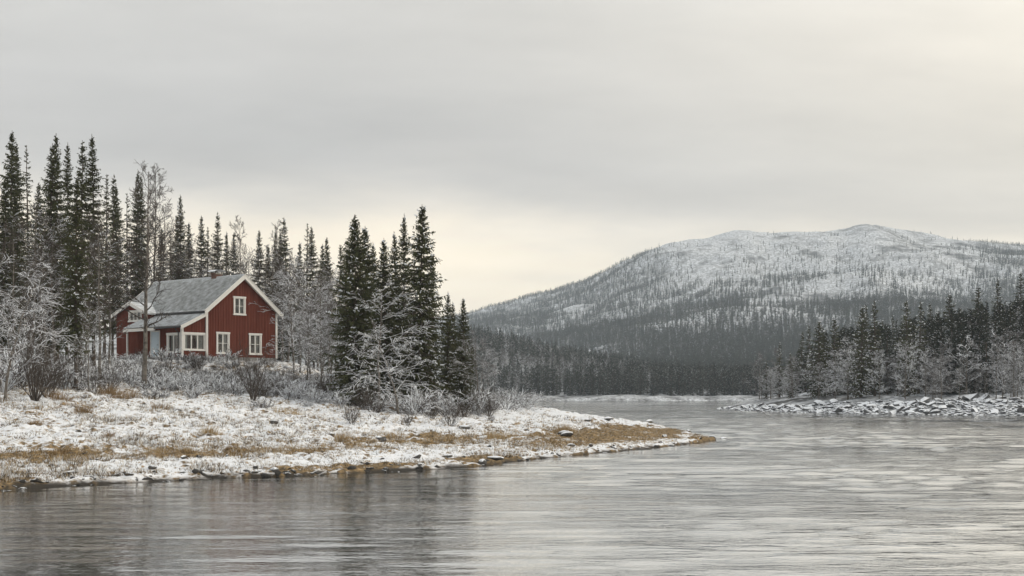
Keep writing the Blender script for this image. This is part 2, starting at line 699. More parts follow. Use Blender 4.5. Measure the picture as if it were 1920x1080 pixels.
def make_right_bank():
    xs = np.concatenate([np.arange(25, 140, .8), np.linspace(140, 420, 60)])
    ys = np.concatenate([np.linspace(60, 145, 20), np.arange(145, 260, .8), np.linspace(260, 1000, 110)])
    X, Y = np.meshgrid(xs, ys, indexing='ij')
    x, y = X.ravel(), Y.ravel()
    me = quads_mesh('slope', np.stack([x, y, right_height(x, y)], 1), grid_faces(len(xs), len(ys)), [M['hill']], shade=True)
    return tag(link('opposite_bank_terrain', me), kind='structure', label='wooded slope above the rocky opposite bank', cat='slope')


make_right_bank()


def far_height(x, y):
    """the low wooded hill across the water, ending in a snowy shelf at the river"""
    x = np.asarray(x, float)
    y = np.asarray(y, float)
    s = y - 478 - 6 * fbm(x * .02, np.zeros_like(x), 2, 90)
    w = np.interp(x, [-500, -60, -10, 30, 70, 100, 140, 400], [1.25, 1.15, .95, .66, .40, .25, .2, .2])
    z = np.interp(s, [-50, 0, 3, 14, 30, 90, 260, 420, 800], [-2, 0, 1.0, 1.9, 2.6, 9, 29, 31, 26]) * np.where(s > 14, w + (1 - w) * smooth(60, 14, s), 1)
    return z + smooth(10, 60, s) * 1.6 * fbm(x * .015, y * .015, 3, 33) + np.where(s > 0, .25 * fbm(x * .15, y * .15, 2, 37), 0)


def make_far_hill():
    xs = np.concatenate([np.linspace(-500, -60, 45), np.arange(-57, 110, 2.0), np.linspace(112, 400, 40)])
    ys = np.concatenate([np.arange(470, 560, 2.0), np.linspace(560, 1250, 90)])
    X, Y = np.meshgrid(xs, ys, indexing='ij')
    x, y = X.ravel(), Y.ravel()
    me = quads_mesh('hill', np.stack([x, y, far_height(x, y)], 1), grid_faces(len(xs), len(ys)), [M['hill']], shade=True)
    return tag(link('wooded_hill_terrain', me), kind='structure', label='low dark wooded hill across the far water', cat='hill')


make_far_hill()
RIDGE = np.array([(-900, 640), (200, 628), (600, 606), (780, 596), (880, 588), (1000, 563), (1100, 533), (1200, 492), (1250, 472), (1340, 446),
                  (1380, 440), (1440, 444), (1500, 441), (1580, 438), (1610, 430), (1640, 424), (1700, 430), (1780, 446), (1920, 459), (2300, 500), (3600, 560)], float)


def mountain_height(x, y):
    x = np.asarray(x, float)
    y = np.asarray(y, float)
    yr = 2600.0
    px = 960 + F * x / np.maximum(y, 900)
    zr = (YH - np.interp(px, RIDGE[:, 0], RIDGE[:, 1])) * yr / F
    t = (y - 850) / (yr - 850)
    up = np.interp(t, [-.1, 0, .12, .3, .55, .8, .93, 1.0, 1.15, 1.6], [0, .03, .07, .19, .47, .80, .95, 1.0, .97, .55])
    z = zr * up
    rel = smooth(.1, .5, t) * smooth(1.02, .85, t)
    z = z + rel * (20 * fbm(x * .004, y * .004, 4, 101) + 3.0 * fbm(x * .03, y * .03, 3, 111)) + smooth(.3, .6, t) * 2.0 * fbm(x * .02, y * .02, 4, 121)
    return z


def make_mountain():
    xs = np.concatenate([np.linspace(-2600, -400, 60), np.arange(-385, 1300, 9.0), np.linspace(1310, 3600, 70)])
    ys = np.concatenate([np.linspace(780, 1200, 30), np.arange(1210, 2780, 11.0), np.linspace(2800, 4200, 30)])
    X, Y = np.meshgrid(xs, ys, indexing='ij')
    x, y = X.ravel(), Y.ravel()
    me = quads_mesh('mountain', np.stack([x, y, mountain_height(x, y)], 1), grid_faces(len(xs), len(ys)), [M['mountain']], shade=True)
    return tag(link('mountain', me), kind='structure', label='rounded snowy mountain with trees on its flank', cat='mountain')


make_mountain()


def make_water():
    xs = np.concatenate([np.linspace(-3500, -80, 20), np.linspace(-70, -32, 50), np.arange(-31.5, 60, .26), np.linspace(61, 110, 50), np.linspace(130, 3600, 20)])
    ys = np.concatenate([np.linspace(-200, 10, 10), 11 * 1.0065 ** np.arange(0, 485), np.linspace(262, 1200, 40), [4300]])
    X, Y = np.meshgrid(xs, ys, indexing='ij')
    x, y = X.ravel(), Y.ravel()
    calm = np.clip(.75 + .55 * fbm(x * .045, y * .09, 3, 131), .25, 1.3) * smooth(260, 60, y)
    calm *= 1 - .6 * smooth(70, 95, np.abs(x - 15))
    calm *= .50 + .80 * smooth(-6, 7, x)          # slack water in the lee of the bank, ripples in the current
    far = smooth(38, 105, y) * smooth(320, 200, y)
    z = far * .045 * fbm(x * .55 + fbm(x * .05, y * .05, 2, 9), y * 1.15 + .6 * fbm(x * .2, y * .2, 2, 15), 2, 161) + calm * (.030 * fbm(x * .50 + 2.5 * fbm(x * .1, y * .1, 2, 9), y * 1.75 + .8 * fbm(x * .15, y * .3, 2, 13), 2, 141) + .012 * fbm(x * .2, y * .6, 2, 143) + .006 * fbm(x * 1.0, y * 1.9, 2, 151))
    me = quads_mesh('water', np.stack([x, y, z], 1), grid_faces(len(xs), len(ys)), [M['water']], shade=True)
    tag(link('river_water', me), kind='structure', label='rippled grey river reflecting the pale sky', cat='river')
    b = quads_mesh('river_bed', [(-5000, -400, -4), (5000, -400, -4), (5000, 5000, -4), (-5000, 5000, -4)], [(0, 1, 2, 3)], [M['stone']])
    tag(link('river_bed_ground', b), kind='structure', label='dark bed of the river under the water', cat='river bed')


make_water()

# ------------------------------------------------------------------ tree makers


def tubes(P0, P1, R0, R1, n=4, phase=0.0):
    """straight tapered tubes, corner up, no caps"""
    P0, P1 = np.asarray(P0, float), np.asarray(P1, float)
    R0, R1 = np.asarray(R0, float), np.asarray(R1, float)
    d = P1 - P0
    d /= np.maximum(np.linalg.norm(d, axis=1, keepdims=True), 1e-9)
    Zv = np.tile([0, 0, 1.0], (len(d), 1))
    Zv[np.abs(d[:, 2]) > .985] = (1, 0, 0)
    s = np.cross(d, Zv)
    s /= np.linalg.norm(s, axis=1, keepdims=True)
    u = np.cross(s, d)
    ang = math.pi / 2 + phase + np.arange(n) * 2 * math.pi / n
    ring = np.cos(ang)[None, :, None] * s[:, None, :] + np.sin(ang)[None, :, None] * u[:, None, :]
    V = np.concatenate([P0[:, None] + ring * R0[:, None, None], P1[:, None] + ring * R1[:, None, None]], 1)   # (m,2n,3)
    m = len(d)
    base = np.arange(m)[:, None, None] * 2 * n
    k = np.arange(n)
    q = np.stack([k, (k + 1) % n, (k + 1) % n + n, k + n], 1)[None]
    return V.reshape(-1, 3), (base + q).reshape(-1, 4)


def join(parts):
    Vs, Fs, Ms, off = [], [], [], 0
    for V, Fc, mi in parts:
        if len(V) == 0:
            continue
        Vs.append(V)
        Fs.append(Fc + off)
        Ms.append(np.full(len(Fc), mi))
        off += len(V)
    return np.vstack(Vs), np.vstack(Fs), np.concatenate(Ms)


def blades(P, D, Wd, width, taper=.35):
    """flat quads: start P, vector D, side vector Wd (unit), width"""
    w = np.asarray(width)[:, None]
    a = P - Wd * w * .5
    b = P + Wd * w * .5
    c = P + D + Wd * w * .5 * taper
    e = P + D - Wd * w * .5 * taper
    V = np.stack([a, b, c, e], 1).reshape(-1, 3)
    return V, (np.arange(len(P))[:, None] * 4 + np.arange(4)[None])


def unit(v):
    return v / np.maximum(np.linalg.norm(v, axis=-1, keepdims=True), 1e-9)


def spruce_meshes(seed, H=12.0, rad=1.25, base=.12, whorl=.30, nbr=7, snow=.35, twig=.34, tw=.075, full=1.0, gaps=.1, needles='needles', step=.14):
    r = np.random.default_rng(seed)
    zs, z = [], base * H
    while z < H - .25:
        zs.append(z)
        z += whorl * (0.75 + .5 * r.random()) * (1 if z < .75 * H else .62)
    P, D, W, wd, sn = [], [], [], [], []
    b0, b1, br = [], [], []
    lump = r.random(64)
    for zw in zs:
        z = zw
        t = (z / H - base) / (1 - base)
        prof = rad * (min(1, (1 - t) * 1.9) ** .9) * (.72 + .28 * min(1, t / .12 + .35)) + .05
        n = max(4, int(nbr * (.65 + .35 * (1 - t)) + r.random()))
        a0 = r.random() * 6.28
        for k in range(n):
            if r.random() < gaps:
                continue
            z = zw + whorl * r.normal() * .42
            if z > H - .12:
                continue
            az = a0 + k * 6.283 / n + r.normal() * .25
            lm = .75 + .5 * lump[(int(az * 3) + int(z * 1.7) * 7) % 64]
            ln = max(.09, prof * lm * (.7 + .55 * r.random()))
            s0 = np.interp(t, [0, .35, .75, 1], [-.55, -.38, .05, .75]) + r.normal() * .08
            c = np.interp(t, [0, .5, 1], [.30, .22, .1])
            rd = np.array([math.cos(az), math.sin(az), 0])
            sd = np.array([-math.sin(az), math.cos(az), 0])
            m = max(3, int(ln / step * full))
            ts = (np.arange(m) + r.random(m) * .7) / m
            ts = .08 + .92 * ts
            pts = rd[None] * (ln * ts)[:, None]
            pts[:, 2] += z + ln * (s0 * ts + c * ts ** 2)
            tan = rd[None] + np.array([0, 0, 1.0])[None] * (s0 + 2 * c * ts)[:, None]
            tan = unit(tan)
            for side in (-1, 1, 0):
                if side:
                    dr = tan * .75 + sd[None] * side * (.75 - .3 * ts)[:, None] + np.array([0, 0, -1.0]) * (.18 + .3 * r.random(m))[:, None]
                    l_ = twig * (.55 + .6 * r.random(m)) * (1.12 - .55 * ts) * min(1, .22 + ln / 1.0)
                else:
                    dr = tan * .5 + np.array([0, 0, -1.0]) * (.6 + .4 * r.random(m))[:, None] + r.normal(size=(m, 3)) * .15
                    l_ = twig * .85 * (.5 + .6 * r.random(m)) * min(1, .2 + ln / 1.2)
                dr = unit(dr)
                wv = unit(np.cross(dr, unit(r.normal(size=(m, 3)) + np.array([0, 0, 1.2]))))
                P.append(pts)
                D.append(dr * l_[:, None])
                W.append(wv)
                wd.append(tw * (.7 + .6 * r.random(m)))
            # snow lying along the outer part of the bough
            if r.random() < snow * np.interp(t, [0, .35, .7, 1], [1.5, 1.1, .55, .25]):
                ms = max(2, int(m * .55))
                tt = np.sort(.30 + .70 * r.random(ms))
                q = rd[None] * (ln * tt)[:, None] + sd[None] * (r.normal(size=ms) * .06)[:, None]
                q[:, 2] += z + ln * (s0 * tt + c * tt ** 2) + .025
                tn = unit(rd[None] * r.choice([-1, 1], ms)[:, None] * .7 + np.array([0, 0, 1.0])[None] * (s0 + 2 * c * tt - .15 + .3 * r.normal(size=ms))[:, None] + sd[None] * (r.normal(size=ms) * 1.0)[:, None])
                sn.append((q, tn * (.09 + .15 * r.random(ms))[:, None], r.random(ms) * .05 + .045))
            b0.append((0, 0, z))
            b1.append(rd * ln * .75 + np.array([0, 0, z + ln * (s0 * .75 + c * .5)]))
            br.append(.018 + .012 * ln)
    # the leader
    m = 14
    hz = np.linspace(H - .8, H - .06, m)
    aa = r.random(m) * 6.28
    dr = np.stack([np.cos(aa), np.sin(aa), np.full(m, .9)], 1)
    P.append(np.stack([0 * hz, 0 * hz, hz], 1))
    D.append(unit(dr) * (.05 + .20 * (H - hz))[:, None])
    W.append(unit(np.cross(dr, r.normal(size=(m, 3)))))
    wd.append(np.full(m, .04))
    V, Fc = blades(np.vstack(P), np.vstack(D), np.vstack(W), np.concatenate(wd))
    parts = [(V, Fc, 0)]
    b1 = np.array(b1)
    parts.append((*tubes(np.array(b0, float), b1, np.array(br), np.array(br) * .3, 3), 2))
    if sn:
        q = np.vstack([a for a, _, _ in sn])
        dd = np.vstack([a for _, a, _ in sn])
        ww = np.concatenate([a for _, _, a in sn])
        parts.append((*tubes(q, q + dd, ww * .55, ww * .45, 4), 1))
    V, Fc, mi = join(parts)
    crown = quads_mesh('spruce_crown', V, Fc, [M[needles], M['tree_snow'], M['spruce_bark']], mi)
    k = 7
    hz = np.linspace(-.5, H, k + 1)
    wob = r.normal(size=(k + 1, 2)) * .03
    wob[0] = 0
    c = np.stack([wob[:, 0], wob[:, 1], hz], 1)
    rr = np.interp(hz, [-.5, .3, H], [.20, .14, .012])
    V, Fc = tubes(c[:-1], c[1:], rr[:-1], rr[1:], 8)
    trunk = quads_mesh('spruce_trunk', V, Fc, [M['spruce_bark']], shade=False)
    return trunk, crown, H


def bare_meshes(seed, H=9.0, spread=.33, nb=20, up=.9, start=.22, mat='twig', trunk_r=.085, lvl3=5, lvl2=6, lean=0.0, droop=0.0, tw=.0085, bark='birch_bark', curve=.05):
    r = np.random.default_rng(seed)
    S = []                                              # p0,p1,r0,r1
    k = 11
    hz = np.linspace(0, H, k + 1)
    ph = r.random() * 6.28
    cx = np.cumsum(r.normal(size=k + 1) * curve * H / 10) * .6 + lean * hz * (hz / H)
    cy = np.cumsum(r.normal(size=k + 1) * curve * H / 10) * .6
    cx -= cx[0]
    cy -= cy[0]
    C = np.stack([cx, cy, hz], 1)
    rr = np.interp(hz / H, [0, .05, .5, 1], [trunk_r * 1.25, trunk_r, trunk_r * .55, .012])
    C0 = C.copy()
    C0[0, 2] = -.4
    T = tubes(C0[:-1], C0[1:], rr[:-1], rr[1:], 7)

    def grow(p, d, ln, rad, level, segs):
        pts = [p]
        dd = d.copy()
        for i in range(segs):
            dd = unit(dd + r.normal(size=3) * .16 + np.array([0, 0, (.10 * up if level < 3 else 0) - droop * (.5 if level == 1 else 1) * (i + 1) / segs]))
            q = pts[-1] + dd * ln / segs
            f0, f1 = 1 - .75 * i / segs, 1 - .75 * (i + 1) / segs
            S.append((pts[-1], q, max(tw, rad * f0), max(tw * .85, rad * f1)))
            pts.append(q)
        if level >= 3:
            return
        nc = lvl2 if level == 1 else lvl3
        for j in range(nc):
            t = .22 + .78 * (j + r.random() * .8) / nc
            i = min(segs - 1, int(t * segs))
            q = pts[i] + (pts[i + 1] - pts[i]) * (t * segs - i if t * segs - i < 1 else 1)
            ax = unit(pts[i + 1] - pts[i])
            sd = unit(np.cross(ax, r.normal(size=3)))
            nd = unit(ax * .72 + sd * .68)
            grow(q, nd, ln * (.52 if level == 1 else .55) * (1.1 - .55 * t) * (.7 + .6 * r.random()), rad * .5, level + 1, 3 if level == 1 else 2)
    for j in range(nb):
        t = start + (1 - start) * ((j + .6 * r.random()) / nb) ** .9
        t = min(t, .985)
        i = min(k - 1, int(t * k))
        q = C[i] + (C[i + 1] - C[i]) * (t * k - i)
        az = ph + j * 2.4 + r.normal() * .4
        e = (.45 + .9 * t) * up + r.normal() * .12
        d = unit(np.array([math.cos(az), math.sin(az), e]))
        ln = H * spread * (1.15 - .85 * t) * min(1, .55 + (t - start) * 2.5) * (.75 + .5 * r.random())
        grow(q, d, ln, trunk_r * .34 * (1.15 - .8 * t), 1, 5)
    P0 = np.array([s[0] for s in S])
    P1 = np.array([s[1] for s in S])
    V, Fc = tubes(P0, P1, np.array([s[2] for s in S]), np.array([s[3] for s in S]), 4)
    crown = quads_mesh('bare_crown', V, Fc, [M[mat]])
    trunk = quads_mesh('bare_trunk', T[0], T[1], [M[bark]])
    return trunk, crown, H


def shrub_mesh(seed, H=1.6, n=16, spread=.6, mat='twig', subs=6, r0=.016, tw=.007, arch=0.0, twist=0.3):
    r = np.random.default_rng(seed)
    S = []
    for j in range(n):
        az = j * 6.283 / n + r.normal() * .4
        sp = spread * (.3 + .9 * r.random())
        d = unit(np.array([math.cos(az) * sp, math.sin(az) * sp, 1.0]))
        p = np.array([math.cos(az), math.sin(az), 0]) * .08 * r.random() + np.array([0, 0, -.1])
        ln = H * (.65 + .5 * r.random())
        segs = 5
        pts = [p]
        for i in range(segs):
            d = unit(d + r.normal(size=3) * .13 + np.array([math.cos(az) * .3, math.sin(az) * .3, -1.0]) * arch * (i + .5) / segs)
            q = pts[-1] + d * ln / segs
            S.append((pts[-1], q, max(tw, r0 * (1 - .8 * i / segs)), max(tw, r0 * (1 - .8 * (i + 1) / segs))))
            pts.append(q)
        for s in range(subs):
            t = .25 + .75 * (s + r.random()) / subs
            i = min(segs - 1, int(t * segs))
            q = pts[i] * (1 - (t * segs - i)) + pts[min(segs, i + 1)] * (t * segs - i)
            dd = unit(unit(pts[i + 1] - pts[i]) + unit(r.normal(size=3)) * .75 + np.array([0, 0, twist]))
            l2 = ln * .34 * (.5 + r.random())
            m_ = q + dd * l2 * .5
            e_ = m_ + unit(dd + r.normal(size=3) * .3 + np.array([0, 0, -arch * .6])) * l2 * .5
            S.append((q, m_, tw * 1.15, tw))
            S.append((m_, e_, tw, tw * .8))
            for _ in range(2):
                d3 = unit(dd + unit(r.normal(size=3)) * .8)
                S.append((m_, m_ + d3 * l2 * .4, tw, tw * .8))
    V, Fc = tubes(np.array([s[0] for s in S]), np.array([s[1] for s in S]), np.array([s[2] for s in S]), np.array([s[3] for s in S]), 4)
    return quads_mesh('shrub', V, Fc, [M[mat]])


def place_tree(name, proto, loc, H, rz, label, cat, group, wide=1.0):
    t, c, h0 = proto
    s = H / h0
    root = empty(name, loc, rz, (s * wide * random.uniform(.92, 1.08), s * wide * random.uniform(.92, 1.08), s))
    root.rotation_euler = (random.gauss(0, .013), random.gauss(0, .013), rz)
    link('trunk', t, root)
    link('crown', c, root)
    return tag(root, label, cat, group)


def lh(x, y):
    return float(left_height(np.array([x]), np.array([y]), False)[0])


def rh(x, y):
    return float(right_height(np.array([x]), np.array([y]))[0])


# prototypes
SP = [spruce_meshes(101, 15, 1.15, .16, .25, 9, .22, gaps=.06), spruce_meshes(102, 15, 1.0, .2, .24, 9, .16, gaps=.06), spruce_meshes(103, 15, 1.3, .13, .25, 10, .22, gaps=.05),
      spruce_meshes(112, 15, 1.2, .18, .27, 8, .2, gaps=.12)]
SPT = [spruce_meshes(104, 14, .62, .30, .36, 5, .20, gaps=.25), spruce_meshes(105, 14, .75, .2, .34, 6, .2, gaps=.15)]          # thin, airy
SPF = [spruce_meshes(106, 11, 1.6, .04, .22, 11, .40, twig=.40, gaps=.05), spruce_meshes(107, 11, 1.4, .05, .22, 10, .36, twig=.36, gaps=.06),
       spruce_meshes(108, 11, 1.1, .06, .23, 9, .34, gaps=.08)]
SPR = [spruce_meshes(109, 10, 1.35, .05, .30, 7, .85, gaps=.08, tw=.10, step=.18), spruce_meshes(110, 10, 1.1, .06, .30, 7, .7, gaps=.1, tw=.10, step=.18),
       spruce_meshes(111, 10, .95, .08, .3, 6, .8, gaps=.12, tw=.10, step=.18)]
BT = [bare_meshes(201, 9, .30, 22), bare_meshes(202, 9, .36, 22, curve=.08), bare_meshes(203, 9, .33, 24, curve=.07)]
BF = [bare_meshes(204, 8, .40, 18, .6, .10, 'frost_twig', tw=.0115, droop=.12, curve=.09), bare_meshes(205, 8, .44, 17, .5, .12, 'frost_twig', tw=.0125, droop=.2, curve=.1),
      bare_meshes(206, 8, .36, 18, .75, .12, 'frost_twig', tw=.0115, droop=.08, curve=.08)]
BR = [bare_meshes(207, 8, .38, 20, .7, .10, 'far_twig', tw=.018, droop=.1, lvl3=5), bare_meshes(208, 8, .42, 20, .6, .10, 'far_twig', tw=.018, droop=.15, lvl3=5),
      bare_meshes(209, 8, .32, 20, .8, .12, 'far_twig', tw=.018, droop=.05, lvl3=5)]
BIRCH = bare_meshes(210, 12, .24, 26, .75, .24, 'twig', .145, 5, 6, curve=.035, droop=.03)
BSKY = bare_meshes(211, 12, .22, 24, 1.25, .35, 'twig', .10, 6, 6, curve=.03, tw=.010)
LEAN = bare_meshes(212, 8, .5, 22, .4, .15, 'frost_twig', .09, tw=.013, droop=.25, lean=.25, curve=.12)

# ------------------------------------------------------------------ the red cottage
W_, L_, EZ, RZ_, OG, OE = 6.66, 10.75, 3.73, 6.30, .34, .30


class MB:
    def __init__(s):
        s.v, s.f = [], []

    def quad(s, *p):
        i = len(s.v)
        s.v += [tuple(q) for q in p]
        s.f.append(tuple(range(i, i + len(p))))

    def box(s, x0, x1, y0, y1, z0, z1):
        i = len(s.v)
        s.v += [(x, y, z) for x in (x0, x1) for y in (y0, y1) for z in (z0, z1)]
        for a in ((0, 1, 3, 2), (4, 6, 7, 5), (0, 4, 5, 1), (2, 3, 7, 6), (0, 2, 6, 4), (1, 5, 7, 3)):
            s.f.append(tuple(i + k for k in a))

    def hexa(s, p):
        """eight points: bottom four, top four"""
        i = len(s.v)
        s.v += [tuple(q) for q in p]
        for a in ((3, 2, 1, 0), (4, 5, 6, 7), (0, 1, 5, 4), (1, 2, 6, 5), (2, 3, 7, 6), (3, 0, 4, 7)):
            s.f.append(tuple(i + k for k in a))

    def build(s, name, mat, parent):
        me = bpy.data.meshes.new(name)
        me.from_pydata(s.v, [], s.f)
        me.materials.append(mat)
        me.update()
        return link(name, me, parent)


def intervals(z0, z1, cuts):
    segs = [(z0, z1)]
    for c0, c1 in cuts:
        out = []
        for a, b in segs:
            if c1 <= a or c0 >= b:
                out.append((a, b))
            else:
                if c0 > a:
                    out.append((a, c0))
                if c1 < b:
                    out.append((c1, b))
        segs = out
    return segs


def wall(house, name, p, dirn, nrm, length, top, openings, board=.15, z0=.25):
    """a boarded wall: sheet with window openings plus a batten over every joint. p origin, dirn along, nrm outward"""
    d, n = np.array([*dirn, 0.0]), np.array([*nrm, 0.0])
    p = np.array(p, float)
    br = sorted({0.0, length, *[o[0] for o in openings], *[o[1] for o in openings], *[t[0] for t in top]})
    tx, tz = [t[0] for t in top], [t[1] for t in top]
    T = lambda s: float(np.interp(s, tx, tz))
    m = MB()
    for a, b in zip(br[:-1], br[1:]):
        mid = (a + b) / 2
        cuts = [(o[2], o[3]) for o in openings if o[0] < mid < o[1]]
        for c0, c1 in intervals(z0, 99, cuts):
            za, zb = (T(a), T(b)) if c1 == 99 else (c1, c1)
            m.quad(p + d * a + (0, 0, c0), p + d * b + (0, 0, c0), p + d * b + (0, 0, zb), p + d * a + (0, 0, za))
    w = m.build('wall', M['red'], house)
    bm = MB()
    s = board * .6
    while s < length - .03:
        cuts = [(o[2], o[3]) for o in openings if o[0] - .03 < s < o[1] + .03]
        for c0, c1 in intervals(z0 + .01, T(s) - .02, cuts):
            q = [p + d * (s + e) + n * g + (0, 0, zz) for zz in (c0, c1) for e, g in ((-.024, .004), (.024, .004), (.024, .030), (-.024, .030))]
            bm.hexa(q)
        s += board
    b = bm.build('cladding_battens', M['red'], w)
    b['kind'] = 'stuff'
    return w


def window(house, p, dirn, nrm, s0, s1, z0, z1, cols, rows, curtain=True, casing=.13):
    """opening s0..s1 x z0..z1 measured along the wall; casing boards lie around it"""
    d, n, p = np.array([*dirn, 0.0]), np.array([*nrm, 0.0]), np.array(p, float)

    def bx(m, a, b, c0, c1, g0, g1):
        m.hexa([p + d * s + n * g + (0, 0, zz) for zz in (c0, c1) for s, g in ((a, g0), (b, g0), (b, g1), (a, g1))])
    root = empty('window', (0, 0, 0))
    root.parent = house
    m = MB()
    bx(m, s0 - casing, s0, z0, z1, .002, .062)
    bx(m, s1, s1 + casing, z0, z1, .002, .062)
    bx(m, s0 - casing - .04, s1 + casing + .04, z1, z1 + casing * .95, .002, .074)
    m.build('casing', M['white'], root)
    m = MB()
    bx(m, s0 - casing - .05, s1 + casing + .05, z0 - .10, z0, .002, .095)
    m.build('sill', M['white'], root)
    m = MB()
    fw = .055
    bx(m, s0, s0 + fw, z0, z1, -.07, .02)
    bx(m, s1 - fw, s1, z0, z1, -.07, .02)
    bx(m, s0 + fw, s1 - fw, z1 - fw, z1, -.07, .02)
    bx(m, s0 + fw, s1 - fw, z0, z0 + fw, -.07, .02)
    m.build('sash_frame', M['white'], root)
    cw = (s1 - s0 - 2 * fw) / cols
    ch = (z1 - z0 - 2 * fw) / rows
    for i in range(1, cols):
        m = MB()
        c = s0 + fw + cw * i
        bx(m, c - .045, c + .045, z0 + fw, z1 - fw, -.06, .024)
        m.build('mullion', M['white'], root)
    for j in range(1, rows):
        for i in range(cols):
            m = MB()
            c = z0 + fw + ch * j
            a = s0 + fw + cw * i + (.045 if i else 0)
            b = s0 + fw + cw * (i + 1) - (.045 if i < cols - 1 else 0)
            bx(m, a, b, c - .018, c + .018, -.05, .010)
            m.build('glazing_bar', M['white'], root)
    for i in range(cols):
        for j in range(rows):
            m = MB()
            a = s0 + fw + cw * i + (.045 if i else 0)
            b = s0 + fw + cw * (i + 1) - (.045 if i < cols - 1 else 0)
            c0 = z0 + fw + ch * j + (.018 if j else 0)
            c1 = z0 + fw + ch * (j + 1) - (.018 if j < rows - 1 else 0)
            m.quad(*[p + d * s + n * -.03 + (0, 0, zz) for s, zz in ((a, c0), (b, c0), (b, c1), (a, c1))])
            m.build('pane', M['glass'], root)
    if curtain:
        for a, b in ((s0, s0 + (s1 - s0) * .22), (s1 - (s1 - s0) * .26, s1)):
            m = MB()
            k = 8
            xs = np.linspace(a, b, k + 1)
            for i in range(k):
                g0, g1 = (-.20 - .03 * (i % 2)), (-.20 - .03 * ((i + 1) % 2))
                m.quad(*[p + d * s + n * g + (0, 0, zz) for s, g, zz in ((xs[i], g0, z0 + .03), (xs[i + 1], g1, z0 + .03), (xs[i + 1], g1, z1 - .02), (xs[i], g0, z1 - .02))])
            m.build('curtain', M['curtain'], root)
    return root


def tile_slope(name, parent, mat, o, along, down, La, Ld, wave=.20, row=.36, amp=.022, stepz=.028):
    """pressed tile roof: ribs running down the slope, a step at every course"""
    o, al, dn = np.array(o, float), unit(np.array(along, float)), unit(np.array(down, float))
    nr = unit(np.cross(al, dn))
    if nr[2] < 0:
        nr = -nr
    na = int(La / wave * 6) + 1
    s = np.linspace(0, La, na)
    rows = int(math.ceil(Ld / row))
    ts, hs = [], []
    for k in range(rows):
        a, b = k * row, min(Ld, (k + 1) * row)
        ts += [a, b - .002]
        hs += [0.0, stepz]
    ts, hs = np.array(ts), np.array(hs)
    Sg, Tg = np.meshgrid(s, ts, indexing='ij')
    Hg = amp * np.abs(np.sin(Sg / wave * math.pi)) + hs[None, :] + .03
    V = o + Sg[..., None] * al + Tg[..., None] * dn + Hg[..., None] * nr
    me = quads_mesh(name, V.reshape(-1, 3), grid_faces(na, len(ts)), [mat])
    return link(name, me, parent)


